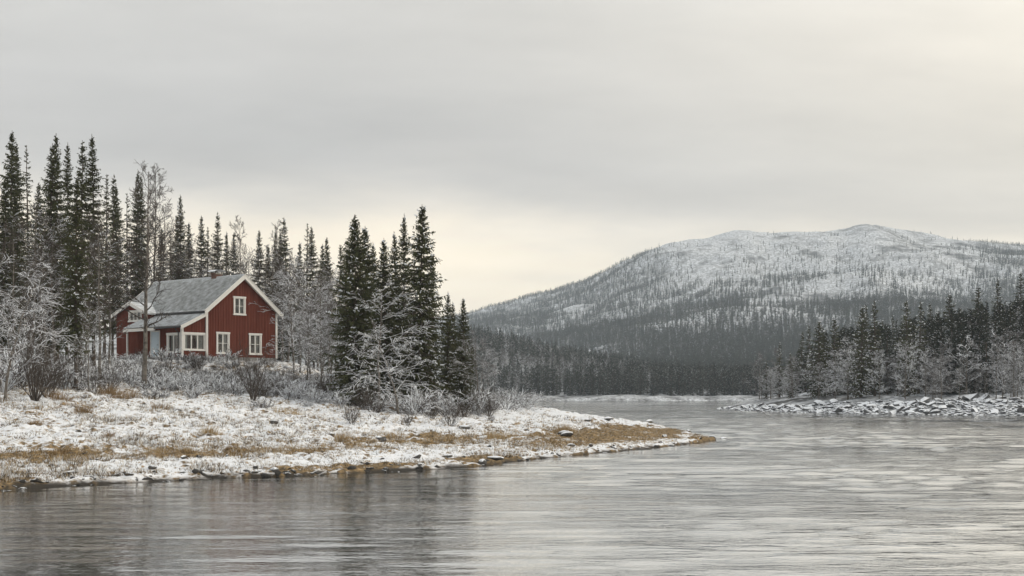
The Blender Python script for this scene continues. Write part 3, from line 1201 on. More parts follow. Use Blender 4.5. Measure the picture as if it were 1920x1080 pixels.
def make_house():
    h = empty('cottage', (HOUSE_A[0], HOUSE_A[1], HZ), HA)
    tag(h, 'red wooden cottage with white trim and grey tiled roof among the trees', 'house')
    pitch = (RZ_ - EZ) / (W_ / 2)
    # --- gable wall (faces -y)
    G0 = (0, 0, 0)
    wins = [(1.02, 1.98), (4.10, 5.06)]
    op = [(a, b, .55, 1.98) for a, b in wins] + [(2.62, 3.50, 3.52, 4.72)]
    wall(h, 'gable', G0, (1, 0), (0, -1), W_, [(0, EZ), (W_ / 2, RZ_), (W_, EZ)], op)
    for a, b in wins:
        window(h, G0, (1, 0), (0, -1), a, b, .55, 1.98, 2, 2)
    window(h, G0, (1, 0), (0, -1), 2.62, 3.50, 3.52, 4.72, 2, 2)
    # --- other walls
    wall(h, 'far gable', (W_, L_, 0), (-1, 0), (0, 1), W_, [(0, EZ), (W_ / 2, RZ_), (W_, EZ)], [])
    wall(h, 'back', (W_, 0, 0), (0, 1), (1, 0), L_, [(0, EZ), (L_, EZ)], [])
    wall(h, 'front', (0, L_, 0), (0, -1), (-1, 0), L_, [(0, EZ), (L_, EZ)], [])
    m = MB()
    m.box(.02, W_ - .02, .02, L_ - .02, .20, .26)
    m.build('floor', M['dark'], h)
    m = MB()
    m.box(.05, W_ - .05, .05, L_ - .05, 2.7, 2.78)
    m.build('loft_floor', M['dark'], h)
    m = MB()
    m.box(-.04, W_ + .04, -.04, L_ + .04, -1.0, .245)
    m.build('foundation', M['stone'], h)
    # corner boards
    for (x0, x1, y0, y1) in ((-.075, .10, -.075, .10), (W_ - .10, W_ + .075, -.075, .10), (-.075, .10, L_ - .1, L_ + .075), (W_ - .1, W_ + .075, L_ - .1, L_ + .075)):
        m = MB()
        m.box(x0, x1, y0, y1, .22, EZ - .03)
        m.build('corner_board', M['white'], h)
    # --- roof
    roof = empty('roof', (0, 0, 0))
    roof.parent = h
    y0, y1 = -OG, L_ + OG
    for sgn in (1, -1):
        cx = W_ / 2
        ex = -OE if sgn > 0 else W_ + OE
        ze = EZ - pitch * OE
        slope = math.hypot(W_ / 2 + OE, RZ_ - ze)
        m = MB()                                    # roof deck
        zt = .05
        m.hexa([(cx, y0 + .03, RZ_), (ex, y0 + .03, ze), (ex, y1 - .03, ze), (cx, y1 - .03, RZ_),
                (cx, y0 + .03, RZ_ + .10), (ex, y0 + .03, ze + .10), (ex, y1 - .03, ze + .10), (cx, y1 - .03, RZ_ + .10)])
        m.build('roof_deck', M['white'], roof)
        tile_slope('tile_sheet', roof, M['roof'], (cx, y0, RZ_ + .115), (0, 1, 0), (ex - cx, 0, ze - RZ_), y1 - y0, slope + .08)
        # barge boards
        for yb, nm in ((y0 - .04, 'front'), (y1 + .002, 'rear')):
            m = MB()
            e2 = ex - .10 * sgn
            z2 = ze - pitch * .10
            m.hexa([(cx, yb, RZ_ - .13), (e2, yb, z2 - .13), (e2, yb + .038, z2 - .13), (cx, yb + .038, RZ_ - .13),
                    (cx, yb, RZ_ + .19), (e2, yb, z2 + .19), (e2, yb + .038, z2 + .19), (cx, yb + .038, RZ_ + .19)])
            m.build('barge_board', M['white'], roof)
            m = MB()                                 # snow-dusted cover strip on the barge
            m.hexa([(cx, yb - .03, RZ_ + .192), (e2, yb - .03, z2 + .192), (e2, yb + .09, z2 + .192), (cx, yb + .09, RZ_ + .192),
                    (cx, yb - .03, RZ_ + .235), (e2, yb - .03, z2 + .235), (e2, yb + .09, z2 + .235), (cx, yb + .09, RZ_ + .235)])
            m.build('barge_cover', M['white'], roof)
        # gutter
        gx = ex - .10 * sgn
        P0 = np.array([(gx, y0 + .1, ze + .03)])
        V, Fc = tubes(P0, np.array([(gx, y1 - .1, ze + .0)]), [.065], [.065], 8)
        link('gutter', quads_mesh('gutter', V, Fc, [M['metal']], shade=True), roof)
    # ridge tiles
    yy = y0
    k = 0
    V, Fc = tubes(np.array([(W_ / 2, 0, 0.0)]), np.array([(W_ / 2, .33, 0.0)]), [.125], [.105], 8)
    rm = quads_mesh('ridge_tile', V, Fc, [M['roof']], shade=False)
    while yy < y1 - .2:
        link('ridge_tile', rm, roof, (0, yy, RZ_ + .13))
        yy += .31
    # --- chimney
    ch = empty('chimney', (W_ / 2 + .15, 3.25, 0))
    ch.parent = h
    m = MB()
    m.box(-.32, .32, -.26, .26, RZ_ - .5, RZ_ + .40)
    m.build('brick_stack', M['brick'], ch)
    m = MB()
    m.box(-.37, .37, -.31, .31, RZ_ + .40, RZ_ + .50)
    m.build('brick_collar', M['brick'], ch)
    for a in (-.32, .28):
        for b in (-.26, .22):
            m = MB()
            m.box(a, a + .04, b, b + .04, RZ_ + .50, RZ_ + .62)
            m.build('hood_post', M['metal'], ch)
    th = np.linspace(0, math.pi, 11)
    vs_, fs_ = [], []
    for yv in (-.46, .46):
        for t in th:
            vs_.append((-.52 * math.cos(t), yv, RZ_ + .60 + .17 * math.sin(t)))
    n = len(th)
    fs_ = [(i, i + 1, n + i + 1, n + i) for i in range(n - 1)]
    link('hood', quads_mesh('hood', vs_, fs_, [M['tree_snow']], shade=True), ch)
    # --- lean-to along the front wall (towards -x)
    AX, A_E, A_T = -2.15, 2.42, 3.42          # front plane, eave height, height at the house wall
    ap = (A_T - A_E) / -AX
    VL = 2.05                                  # the glazed end room is this long, an open porch follows
    e_op = [(.42, 1.90, .75, 1.80)]
    wall(h, 'annex end', (AX, .05, 0), (1, 0), (0, -1), -AX - .08, [(0, A_E), (-AX - .08, A_T - .04)], [(.20, 2.0, .72, 1.85)])
    window(h, (AX, .05, 0), (1, 0), (0, -1), .22, 1.98, .74, 1.83, 3, 1, True, .17)
    wall(h, 'annex front', (AX, VL, 0), (0, -1), (-1, 0), VL - .05, [(0, A_E), (VL - .05, A_E)], [(.38, 1.62, .55, 1.83)])
    window(h, (AX, VL, 0), (0, -1), (-1, 0), .38, 1.62, .57, 1.81, 2, 1, True, .16)
    wall(h, 'annex side', (-.05, VL, 0), (-1, 0), (0, 1), -AX - .05, [(0, A_T - .05), (-AX - .05, A_E)], [])
    pw = -1.45
    PL = 6.7
    ptop = A_T + ap * pw - .06
    wall(h, 'porch', (pw, PL, 0), (0, -1), (-1, 0), PL - VL - .02, [(0, ptop), (PL - VL - .02, ptop)], [(PL - 4.75, PL - 3.75, .28, 2.12)])
    wall(h, 'porch end', (-.02, PL, 0), (-1, 0), (0, 1), -pw - .02, [(0, A_T - .08), (-pw - .02, ptop)], [])
    for (x0, x1, y0_, y1_) in ((AX - .06, AX + .10, .05 - .065, .19),):
        m = MB()
        m.box(x0, x1, y0_, y1_, .22, A_E - .02)
        m.build('corner_board', M['white'], h)
    # door
    dr = empty('door', (0, 0, 0))
    dr.parent = h
    yd0, yd1 = 3.75, 4.75
    m = MB()
    m.box(pw - .03, pw + .02, yd0, yd1, .28, 2.12)
    m.build('door_leaf', M['blue_door'], dr)
    m = MB()
    for a, b in ((yd0 - .10, yd0), (yd1, yd1 + .10)):
        m.box(pw - .05, pw + .01, a, b, .26, 2.12)
    m.box(pw - .055, pw + .01, yd0 - .12, yd1 + .12, 2.12, 2.22)
    m.build('door_casing', M['white'], dr)
    for zz in (.45, 1.25):
        m = MB()
        m.box(pw - .045, pw - .03, yd0 + .17, yd1 - .17, zz, zz + .65)
        m.build('door_panel', M['blue_door'], dr)
    m = MB()
    m.box(pw - .10, pw - .05, yd0 + .06, yd0 + .20, 1.13, 1.16)
    m.build('handle', M['metal'], dr)
    # lean-to roof
    lr = empty('lean_to_roof', (0, 0, 0))
    lr.parent = h
    ex = AX - .25
    ze = A_E - ap * .25
    m = MB()
    ya, yb = -.22, 7.0
    m.hexa([(-.07, ya + .03, A_T - .05), (ex, ya + .03, ze), (ex, yb, ze), (-.07, yb, A_T - .05),
            (-.07, ya + .03, A_T + .04), (ex, ya + .03, ze + .09), (ex, yb, ze + .09), (-.07, yb, A_T + .04)])
    m.build('roof_deck', M['white'], lr)
    tile_slope('tile_sheet', lr, M['roof_snow'], (-.085, ya, A_T + .055), (0, 1, 0), (ex + .085, 0, ze - A_T + .05), yb - ya, math.hypot(ex + .085, ze - A_T + .05) + .05)
    m = MB()
    m.hexa([(-.08, ya - .035, A_T - .16), (ex - .06, ya - .035, ze - .13), (ex - .06, ya, ze - .13), (-.08, ya, A_T - .16),
            (-.08, ya - .035, A_T + .13), (ex - .06, ya - .035, ze + .15), (ex - .06, ya, ze + .15), (-.08, ya, A_T + .13)])
    m.build('barge_board', M['white'], lr)
    m = MB()
    m.box(ex - .045, ex - .005, VL + .9, yb, ze - .14, ze + .06)
    m.build('porch_fascia', M['white'], lr)
    V, Fc = tubes(np.array([(ex - .10, ya, ze + .05)]), np.array([(ex - .10, VL + .9, ze + .02)]), [.06], [.06], 8)
    link('gutter', quads_mesh('gutter', V, Fc, [M['metal']], shade=True), lr)
    pts = np.array([(ex - .10, .36, ze + .0), (ex - .09, .36, ze - .12), (AX - .10, .36, ze - .32), (AX - .10, .36, .1)])
    V, Fc = tubes(pts[:-1], pts[1:], [.04] * 3, [.04] * 3, 8)
    link('downpipe', quads_mesh('downpipe', V, Fc, [M['metal']], shade=True), lr)
    for yv in (6.85,):
        m = MB()
        m.box(AX - .05, AX + .05, yv - .05, yv + .05, -.3, ze + .02)
        m.build('porch_post', M['white'], lr)
    m = MB()
    m.box(AX - .1, pw, VL + .05, 6.95, -.5, .22)
    m.build('porch_floor', M['stone'], h)
    # --- gabled bay on the front wall, its window above the porch roof
    WX, y2, y3, WE, WR = -.90, 5.9, 10.1, 3.62, 4.46
    wl = y3 - y2
    wall(h, 'bay gable', (WX, y3, 0), (0, -1), (-1, 0), wl, [(0, WE), (wl / 2, WR), (wl, WE)], [(1.80, 3.25, 3.12, 3.78)])
    window(h, (WX, y3, 0), (0, -1), (-1, 0), 1.80, 3.25, 3.12, 3.78, 3, 1, True, .13)
    wall(h, 'bay side', (WX, y2, 0), (1, 0), (0, -1), 1.4, [(0, WE), (1.4, WE)], [], z0=3.05)
    wall(h, 'bay side', (0, y3, 0), (-1, 0), (0, 1), -WX, [(0, WE), (-WX, WE)], [])
    wr = empty('wing_roof', (0, 0, 0))
    wr.parent = h
    ym = (y2 + y3) / 2
    wp = (WR - WE) / (ym - y2)
    for sg in (-1, 1):
        ye = y2 - .28 if sg < 0 else y3 + .28
        zz = WE - wp * .28
        m = MB()
        m.hexa([(WX - .3, ym, WR), (WX + 2.4, ym, WR), (WX + 2.4, ye, zz), (WX - .3, ye, zz),
                (WX - .3, ym, WR + .12), (WX + 2.4, ym, WR + .12), (WX + 2.4, ye, zz + .12), (WX - .3, ye, zz + .12)])
        m.build('roof_deck', M['roof_snow'], wr)
        m = MB()
        m.hexa([(WX - .35, ym, WR - .14), (WX - .302, ym, WR - .14), (WX - .302, ye, zz - .14), (WX - .35, ye, zz - .14),
                (WX - .35, ym, WR + .13), (WX - .302, ym, WR + .13), (WX - .302, ye, zz + .13), (WX - .35, ye, zz + .13)])
        m.build('barge_board', M['white'], wr)
    return h


make_house()
# ------------------------------------------------------------------ trees on the near bank
TOPS_LEFT = [  # (column of the tip, row of the tip, distance, proto, width)
    (17, 242, 92, SP[2], 1.0), (33, 262, 97, SP[1], 1.0), (55, 271, 104, SPT[0], .9), (91, 266, 84, SP[2], 1.05), (107, 248, 97, SP[0], .9),
    (126, 264, 101, SP[1], .9), (150, 261, 88, SP[3], 1.0), (176, 249, 93, SP[1], 1.1), (195, 325, 119, SPT[1], 1.0), (211, 324, 121, SP[3], .9),
    (222, 346, 123, SP[1], .9), (142, 330, 72, SP[1], .8), (70, 340, 90, SP[0], .9), (5, 330, 86, SP[0], 1.0), (238, 362, 126, SPT[0], 1.0)]
TOPS_BEHIND = [
    (253, 318, 126, SP[0], .9), (266, 325, 129, SP[1], .9), (300, 425, 131, SP[1], .9), (318, 435, 128, SPT[1], 1.0), (330, 400, 133, SP[1], .8), (342, 363, 125, SP[0], .9),
    (357, 415, 131, SP[1], .9), (379, 402, 127, SP[0], .85), (393, 425, 133, SPT[1], 1.0), (408, 396, 124, SP[3], .9), (424, 432, 131, SP[1], .8),
    (438, 433, 128, SP[0], .8), (484, 430, 125, SP[0], .9), (500, 458, 132, SP[1], .9), (519, 430, 131, SP[1], .8), (530, 434, 127, SP[2], .8), (541, 405, 122, SP[3], 1.0),
    (560, 452, 131, SP[1], .9), (575, 418, 129, SPT[0], 1.0), (588, 422, 122, SP[0], .9), (604, 456, 126, SP[1], .9), (621, 443, 120, SP[2], .8), (636, 457, 124, SPT[1], 1.0)]
TOPS_CLUMP = [
    (667, 398, 78, SPF[0], 0.75), (690, 422, 85, SPF[1], 0.75), (723, 445, 82, SPF[1], 0.75), (758, 397, 85, SPF[2], 0.71), (786, 380, 80, SPF[1], 0.81),
    (808, 468, 88, SPF[2], 0.71), (838, 545, 84, SPF[2], 0.87), (853, 564, 89, SPF[2], 0.79), (869, 556, 82, SPF[1], 0.67), (648, 470, 91, SPF[2], 0.71),
    (706, 452, 89, SPF[2], .78), (743, 432, 91, SPF[2], .76), (740, 500, 90, SPF[1], 0.71), (884, 640, 86, SPF[2], 0.87)]


def plant_spruces(lst, group, phrase):
    lst = sorted(lst, key=lambda a: a[0])
    for i, (px, py, d, proto, wide) in enumerate(lst):
        x = X_at(px, d)
        g = lh(x, d)
        H = Z_at(py, d) - g
        big = ' tallest' if py == min(a[1] for a in lst) else ''
        place_tree('spruce_tree', proto, (x, d, g - .05), H, random.random() * 6.28,
                   phrase % (ORD[i] + (' and' + big if big else '')), 'spruce', group, wide * min(1.25, max(.85, 13.0 / H)) if proto in SP else wide)


plant_spruces(TOPS_LEFT, 'tall spruces beside the cottage', 'tall dark spruce, %s from the left among those left of the cottage')
plant_spruces(TOPS_BEHIND, 'spruces behind the cottage', 'dark spruce behind the cottage, %s from the left along the treeline')
plant_spruces(TOPS_CLUMP, 'spruces in the clump right of the cottage', 'full snow-flecked spruce, %s from the left in clump right of cottage')


def plant_bare(px, py, d, proto, label, group=None, wide=1.0, rz=None, name='bare_tree', cat='tree', ztop=None):
    x = X_at(px, d)
    g = lh(x, d)
    return place_tree(name, proto, (x, d, g - .05), Z_at(py, d) - g, random.random() * 6.28 if rz is None else rz, label, cat, group, wide)


plant_bare(270, 320, 78, BIRCH, 'tall bare birch whose grey trunk crosses the cottage porch', name='birch_tree', cat='birch', wide=.95, rz=.6)
SKYB = 'bare birches against the pale sky'
plant_bare(288, 330, 122, BSKY, 'bare birch crown just left of the chimney, tallest of those behind the cottage', SKYB, name='birch_tree', cat='birch', wide=1.05)
plant_bare(458, 418, 121, BSKY, 'slim bare birch above the cottage ridge against bright sky', SKYB, .9, name='birch_tree', cat='birch')
plant_bare(516, 424, 119, BSKY, 'slim bare birch rising behind the right roof edge of the cottage', SKYB, .85, name='birch_tree', cat='birch')
plant_bare(636, 470, 112, BSKY, 'slim bare birch between the thicket and the spruce clump', SKYB, .8, name='birch_tree', cat='birch')
plant_bare(8, 500, 60, LEAN, 'white frosted tree leaning in from the left picture edge', wide=1.0, rz=.4)
plant_bare(-30, 470, 66, BF[1], 'heavily frosted bare tree cut off by the left picture edge')
plant_bare(168, 575, 69, BF[0], 'dark forked small tree beside the rusty grass left of the cottage', wide=.8)
LEFTB = 'snow-dusted bare trees left of the cottage'
for px, py, d, pr in ((25, 420, 78, BT[0]), (62, 400, 80, BT[1]), (85, 480, 76, BT[1]), (105, 420, 82, BT[2]), (186, 400, 77, BT[0]),
                      (205, 440, 84, BT[1]), (160, 430, 82, BT[2]), (12, 560, 68, BF[0]), (75, 540, 70, BF[2])):
    plant_bare(px, py, d, pr, 'snow-dusted bare tree tangled among the spruces left of the cottage', LEFTB, 1.0)
BEHB = 'snow-dusted bare trees behind the cottage roof'
for px, py, d, pr in ((300, 400, 121, BT[1]), (322, 460, 120, BT[2]), (348, 450, 121, BT[0]), (372, 470, 121, BT[0]), (400, 465, 120, BT[2]), (430, 470, 120, BT[2]), (470, 480, 119, BT[1]), (495, 470, 118, BT[0])):
    plant_bare(px, py, d, pr, 'snow-dusted bare tree showing just above the cottage roof', BEHB, 1.1)
THK = 'bare trees in the frosted thicket right of the cottage'
for px, py, d, pr in ((512, 490, 117, BT[0]), (528, 480, 114, BT[0]), (540, 505, 110, BF[1]), (552, 485, 116, BT[1]), (562, 520, 104, BT[2]), (575, 490, 112, BT[2]), (584, 530, 101, BF[0]), (596, 500, 110, BT[0]),
                      (606, 530, 99, BT[1]), (618, 510, 107, BT[1]), (628, 545, 96, BF[2]), (640, 520, 103, BT[0]), (655, 560, 94, BT[2]), (550, 560, 98, BF[2]), (575, 580, 94, BF[1]), (600, 590, 92, BF[0]), (622, 600, 90, BF[1])):
    plant_bare(px, py, d, pr, 'frosted bare tree in the dense thicket right of the cottage', THK, 1.15)
CLB = 'frosted bare trees between the spruces of the clump'
for px, py, d, pr in ((708, 540, 77, BF[1]), (895, 630, 80, BF[1]), (905, 655, 85, BF[0]), (842, 620, 90, BT[0])):
    plant_bare(px, py, d, pr, 'frosted bare tree standing in gaps of the spruce clump', CLB, 1.15)
plant_bare(748, 622, 72, LEAN, 'white arching snow-laden tree in front of the spruce clump', wide=1.25, rz=2.6)

# ------------------------------------------------------------------ shrubs on the near bank
SH = [shrub_mesh(301), shrub_mesh(302, 1.6, 20, .75), shrub_mesh(303, 1.6, 18, .7, 'snow_twig', tw=.020), shrub_mesh(304, 1.6, 22, .9, 'snow_twig', tw=.020, arch=.35),
      shrub_mesh(305, 1.6, 18, .55, 'twig', subs=9)]
ARCH = shrub_mesh(306, 2.4, 22, 1.1, 'snow_twig', 9, .022, .012, .5)
STEM = shrub_mesh(307, 3.2, 15, .42, 'twig', 9, .035, .0085, 0.0)


def shrub(px, d, me, H, label, group=None, rz=None, h0=1.6, wide=1.0, name='shrub'):
    x = X_at(px, d)
    o = link(name, me, None, (x, d, lh(x, d) - .03))
    s = H / h0
    o.scale = (s * wide, s * wide, s)
    o.rotation_euler = (0, 0, random.random() * 6.28 if rz is None else rz)
    return tag(o, label, 'shrub', group)


shrub(66, 61, STEM, 3.0, 'many-stemmed bare willow shrub standing alone on the snow at left', h0=3.2)
shrub(474, 74, STEM, 2.6, 'dark spindly bare shrub in front of the cottage gable window', h0=3.2, wide=.9)
shrub(948, 86, ARCH, 2.3, 'white snow-laden shrub bending over the point right of the spruces', h0=2.4, wide=1.1)
shrub(985, 90, ARCH, 1.5, 'small arching snowy shrub at the end of the spruce clump', h0=2.4, wide=1.2)
shrub(760, 76, ARCH, 2.0, 'tangle of white arching stems at the foot of spruce clump', h0=2.4, wide=1.2)
shrub(845, 66, SH[1], 1.0, 'low dark shrub on the snow below the spruce clump')
shrub(660, 62, SH[4], .8, 'small bare shrub alone on snow beneath the thicket')
g_ = 'snowy shrubs in front of the cottage'
for px, d, k, H in ((205, 80, 0, 1.6), (232, 84, 3, 1.5), (250, 80, 2, 1.7), (285, 82, 3, 1.6), (305, 79, 1, 1.5), (330, 84, 2, 1.6), (352, 80, 0, 1.5), (372, 85, 3, 1.4),
                    (398, 80, 4, 1.4), (420, 84, 2, 1.3), (445, 79, 0, 1.5), (492, 80, 4, 1.4), (515, 84, 1, 1.3), (540, 79, 2, 1.3), (565, 82, 3, 1.3), (590, 77, 4, 1.3), (615, 80, 3, 1.2), (640, 75, 0, 1.2)):
    shrub(px, d, SH[(k, 2, 3)[int(px) % 3]], H * .66, 'waist-high snowy shrub in the hedge-like scrub below the cottage', g_, wide=1.2)
g_ = 'snowy shrubs under the trees at left'
for px, d, k, H in ((5, 64, 2, 1.9), (30, 66, 1, 1.9), (100, 70, 0, 1.8), (125, 72, 3, 1.6), (150, 74, 4, 1.7), (180, 70, 1, 1.5), (205, 73, 0, 1.5), (90, 64, 4, 1.6), (40, 72, 3, 1.8)):
    shrub(px, d, SH[k], H, 'snowy bare shrub among the tree trunks left of the cottage', g_, wide=1.2)
g_ = 'snowy shrubs at the foot of the spruce clump'
for px, d, k, H in ((685, 73, 4, 1.2), (705, 71, 0, 1.1), (780, 73, 3, 1.3), (810, 74, 4, 1.2), (838, 76, 2, 1.3), (870, 76, 1, 1.2), (900, 80, 3, 1.3), (918, 82, 4, 1.2)):
    shrub(px, d, SH[k], H, 'low snowy shrub at the foot of the spruce clump', g_, wide=1.25)


# ------------------------------------------------------------------ scatter of uncountable things (geometry nodes instances)
def scatter(name, P, S, RZ, K, protos, label, cat):
    """one object: points P with scale S, turn RZ and kind index K -> instances of the proto meshes"""
    me = bpy.data.meshes.new(name)
    me.vertices.add(len(P))
    me.vertices.foreach_set('co', np.asarray(P, np.float32).ravel())
    for nm, arr, ty in (('size', S, 'FLOAT_VECTOR'), ('turn', np.stack([0 * RZ, 0 * RZ, RZ], 1), 'FLOAT_VECTOR')):
        a = me.attributes.new(nm, ty, 'POINT')
        a.data.foreach_set('vector', np.asarray(arr, np.float32).ravel())
    a = me.attributes.new('sort', 'INT', 'POINT')
    a.data.foreach_set('value', np.asarray(K, np.int32))
    o = link(name, me)
    nt = bpy.data.node_groups.new(name, 'GeometryNodeTree')
    nt.interface.new_socket('Geometry', in_out='INPUT', socket_type='NodeSocketGeometry')
    nt.interface.new_socket('Geometry', in_out='OUTPUT', socket_type='NodeSocketGeometry')
    gi, go = nt.nodes.new('NodeGroupInput'), nt.nodes.new('NodeGroupOutput')
    jn = nt.nodes.new('GeometryNodeJoinGeometry')

    def named(nm, ty):
        n = nt.nodes.new('GeometryNodeInputNamedAttribute')
        n.data_type = ty
        n.inputs['Name'].default_value = nm
        return n.outputs['Attribute']
    sz, tn, so = named('size', 'FLOAT_VECTOR'), named('turn', 'FLOAT_VECTOR'), named('sort', 'INT')
    for k, pm in enumerate(protos):
        po = bpy.data.objects.new(pm.name + '_source', pm)
        oi = nt.nodes.new('GeometryNodeObjectInfo')
        oi.inputs['Object'].default_value = po
        ip = nt.nodes.new('GeometryNodeInstanceOnPoints')
        cp = nt.nodes.new('FunctionNodeCompare')
        cp.data_type = 'INT'
        cp.operation = 'EQUAL'
        nt.links.new(so, cp.inputs[2])
        cp.inputs[3].default_value = k
        nt.links.new(gi.outputs[0], ip.inputs['Points'])
        nt.links.new(cp.outputs[0], ip.inputs['Selection'])
        nt.links.new(oi.outputs['Geometry'], ip.inputs['Instance'])
        nt.links.new(tn, ip.inputs['Rotation'])
        nt.links.new(sz, ip.inputs['Scale'])
        nt.links.new(ip.outputs[0], jn.inputs[0])
    nt.links.new(jn.outputs[0], go.inputs[0])
    md = o.modifiers.new('scatter', 'NODES')
    md.node_group = nt
    return tag(o, label, cat, kind='stuff')


def sizes(n, lo, hi, wide=(0.9, 1.15)):
    s = lo + (hi - lo) * rng.random(n)
    w = s * (wide[0] + (wide[1] - wide[0]) * rng.random(n))
    return np.stack([w, w, s], 1)


def merge(proto):
    """trunk and crown of a prototype as one mesh, scaled to height 1"""
    t, c, h0 = proto
    bm = bmesh.new()
    bm.from_mesh(c)
    n = len(c.materials)
    k0 = len(bm.faces)
    bm.from_mesh(t)
    bm.faces.ensure_lookup_table()
    for f in bm.faces[k0:]:
        f.material_index = n
    bmesh.ops.scale(bm, vec=(1 / h0,) * 3, verts=bm.verts)
    me = bpy.data.meshes.new('tree_shape')
    bm.to_mesh(me)
    bm.free()
    for m in list(c.materials) + list(t.materials):
        me.materials.append(m)
    return me


FSP = [merge(spruce_meshes(401 + i, 10, r_, .06, .55, 6, sn_, .55, .16, gaps=.1, needles='far_needles', step=.30)) for i, (r_, sn_) in enumerate(((1.2, .5), (1.0, .35), (.8, .5)))]
FBT = [merge(bare_meshes(411 + i, 8, .36, 13, .8, .12, 'far_twig', lvl3=3, lvl2=5, tw=.030, droop=.05)) for i in range(2)]
TINY = [merge(spruce_meshes(421 + i, 10, r_, .05, 1.0, 5, sn_, .9, .30, gaps=.05, needles='far_needles', step=.55)) for i, (r_, sn_) in enumerate(((1.25, .35), (1.0, .2), (.8, .3)))]
TINYB = [merge(bare_meshes(431 + i, 8, .36, 9, .8, .12, 'far_twig', lvl3=2, lvl2=4, tw=.06, droop=.05)) for i in range(2)]

# the dark forest across the far water
def far_forest():
    n = 5200
    x = rng.uniform(-90, 135, n)
    y = 490 + 330 * rng.random(n) ** 1.25
    keep = (y > 493 + 4 * fbm(x * .05, x * 0, 2, 5)) & (x > X_at(830, y)) & (x < X_at(1480, y))
    x, y = x[keep], y[keep]
    m = len(x)
    sp = (fbm(x * .02, y * .02, 2, 7) * .5 + rng.random(m)) > .22
    K = np.where(sp, rng.integers(0, 3, m), 3 + rng.integers(0, 2, m))
    S = sizes(m, 6.5, 11.5)
    S[~sp] *= .72
    scatter('far_forest', np.stack([x, y, far_height(x, y) - .2], 1), S, rng.random(m) * 6.28, K, FSP + FBT, 'dark snow-dusted forest covering the low hill across the water', 'forest')


far_forest()


def mountain_forest():
    n = 150000
    px = rng.uniform(850, 1990, n)
    y = np.sqrt(rng.uniform(880 ** 2, 2620 ** 2, n))
    x = X_at(px, y)
    t = (y - 850) / 1750
    z = mountain_height(x, y)
    py = YH - F * (z - EYE) / y
    clump = fbm(x * .010, y * .006, 4, 17)
    dens = np.interp(py, [425, 445, 470, 510, 550, 600, 640, 760], [.0, .012, .06, .19, .38, .62, .75, .75])
    left = smooth(1330, 1150, px)
    dens = np.maximum(dens, left * np.interp(t, [0, .8, .97, 1], [1, .75, .5, .25]))
    right = smooth(1750, 1930, px)
    dens = np.maximum(dens, right * np.interp(py, [440, 480, 560], [.12, .55, 1]))
    keep = rng.random(n) < np.clip(dens * (1 + .8 * clump + .4 * fbm(x * .003, y * .003, 2, 27)), 0, 1)
    x, y, z, t = x[keep], y[keep], z[keep], t[keep]
    m = len(x)
    sp = rng.random(m) < np.interp(t, [0, .5, 1], [.75, .62, .45])
    K = np.where(sp, rng.integers(0, 3, m), 3 + rng.integers(0, 2, m))
    S = sizes(m, 3.5, 13, (.8, 1.1)) * np.interp(t, [0, .6, 1], [1.1, .85, .5])[:, None]
    S[~sp] *= .62
    scatter('mountain_forest', np.stack([x, y, z - .2], 1), S, rng.random(m) * 6.28, K, TINY + TINYB, 'spruce forest thinning out up the flank of the snowy mountain', 'forest')


mountain_forest()

# ------------------------------------------------------------------ trees on the opposite bank
def solve_right(px, py, H):
    d = np.arange(165, 640, 1.0)
    x = X_at(px, d)
    g = right_height(x, d)
    dv = np.abs(g + H - Z_at(py, d)) + np.where(g < 1.6, 50, 0)
    i = int(np.argmin(dv))
    return x[i], d[i], g[i]


RS = [(1462, 639, 8.5), (1418, 677, 7), (1437, 674, 7), (1500, 620, 12), (1517, 608, 13), (1535, 599, 10), (1547, 612, 9), (1563, 595, 10), (1554, 637, 11), (1584, 614, 10), (1614, 572, 10.5),
      (1626, 569, 14), (1654, 598, 9.5), (1675, 589, 14), (1691, 604, 9), (1722, 563, 10), (1745, 566, 10), (1757, 583, 9.5), (1773, 580, 10), (1803, 575, 10), (1724, 645, 11), (1856, 588, 13),
      (1898, 566, 9.5), (1754, 633, 8), (1775, 630, 11), (1484, 660, 7), (1600, 640, 8), (1640, 560, 9), (1700, 560, 9), (1780, 548, 9), (1830, 535, 10), (1870, 520, 10), (1912, 508, 10), (1815, 600, 8), (1668, 650, 8), (1920, 600, 9)]
FRONT_SPRUCES = []
for i, (px, py, H) in enumerate(sorted(RS)):
    x, d, g = solve_right(px, py, H)
    if H >= 11:
        FRONT_SPRUCES.append((px, d))
    place_tree('spruce_tree', SPR[i % 3], (x, d, g - .1), Z_at(py, d) - g, random.random() * 6.28,
               'snow-flecked dark spruce on the opposite wooded bank, %s from the left there' % ORD[i], 'spruce', 'spruces on the opposite bank', 1.0)
g_ = 'frosted bare trees on the opposite bank'
rr_ = random.Random(5)
nb = 0
for k in range(130):
    px = 1400 + (k + rr_.random()) * 535 / 130
    sky = np.interp(px, [1400, 1450, 1500, 1600, 1700, 1800, 1920], [690, 668, 640, 615, 590, 570, 545])
    py = sky - 6 + (722 - sky) * rr_.random()
    H = 3.6 + 4.8 * rr_.random() ** 1.4
    x, d, g = solve_right(px, py, H)
    if any(abs(px - a) < 7 and d < b + 2 for a, b in FRONT_SPRUCES):
        continue
    place_tree('bare_tree', BR[k % 3], (x, d, g - .1), H, rr_.random() * 6.28, 'pale frosted bare tree in the wood on the opposite bank', 'tree', g_, 1.1)
for px, py, d in ((1895, 690, 171), (1902, 700, 172)):
    x = X_at(px, d)
    g = rh(x, d)
    place_tree('birch_tree', BSKY, (x, d, g - .1), Z_at(640, d) - g, px, 'slim %s birch trunk standing by the water near the right picture edge' % ('dark' if px < 1900 else 'pale'), 'birch', None, .9)


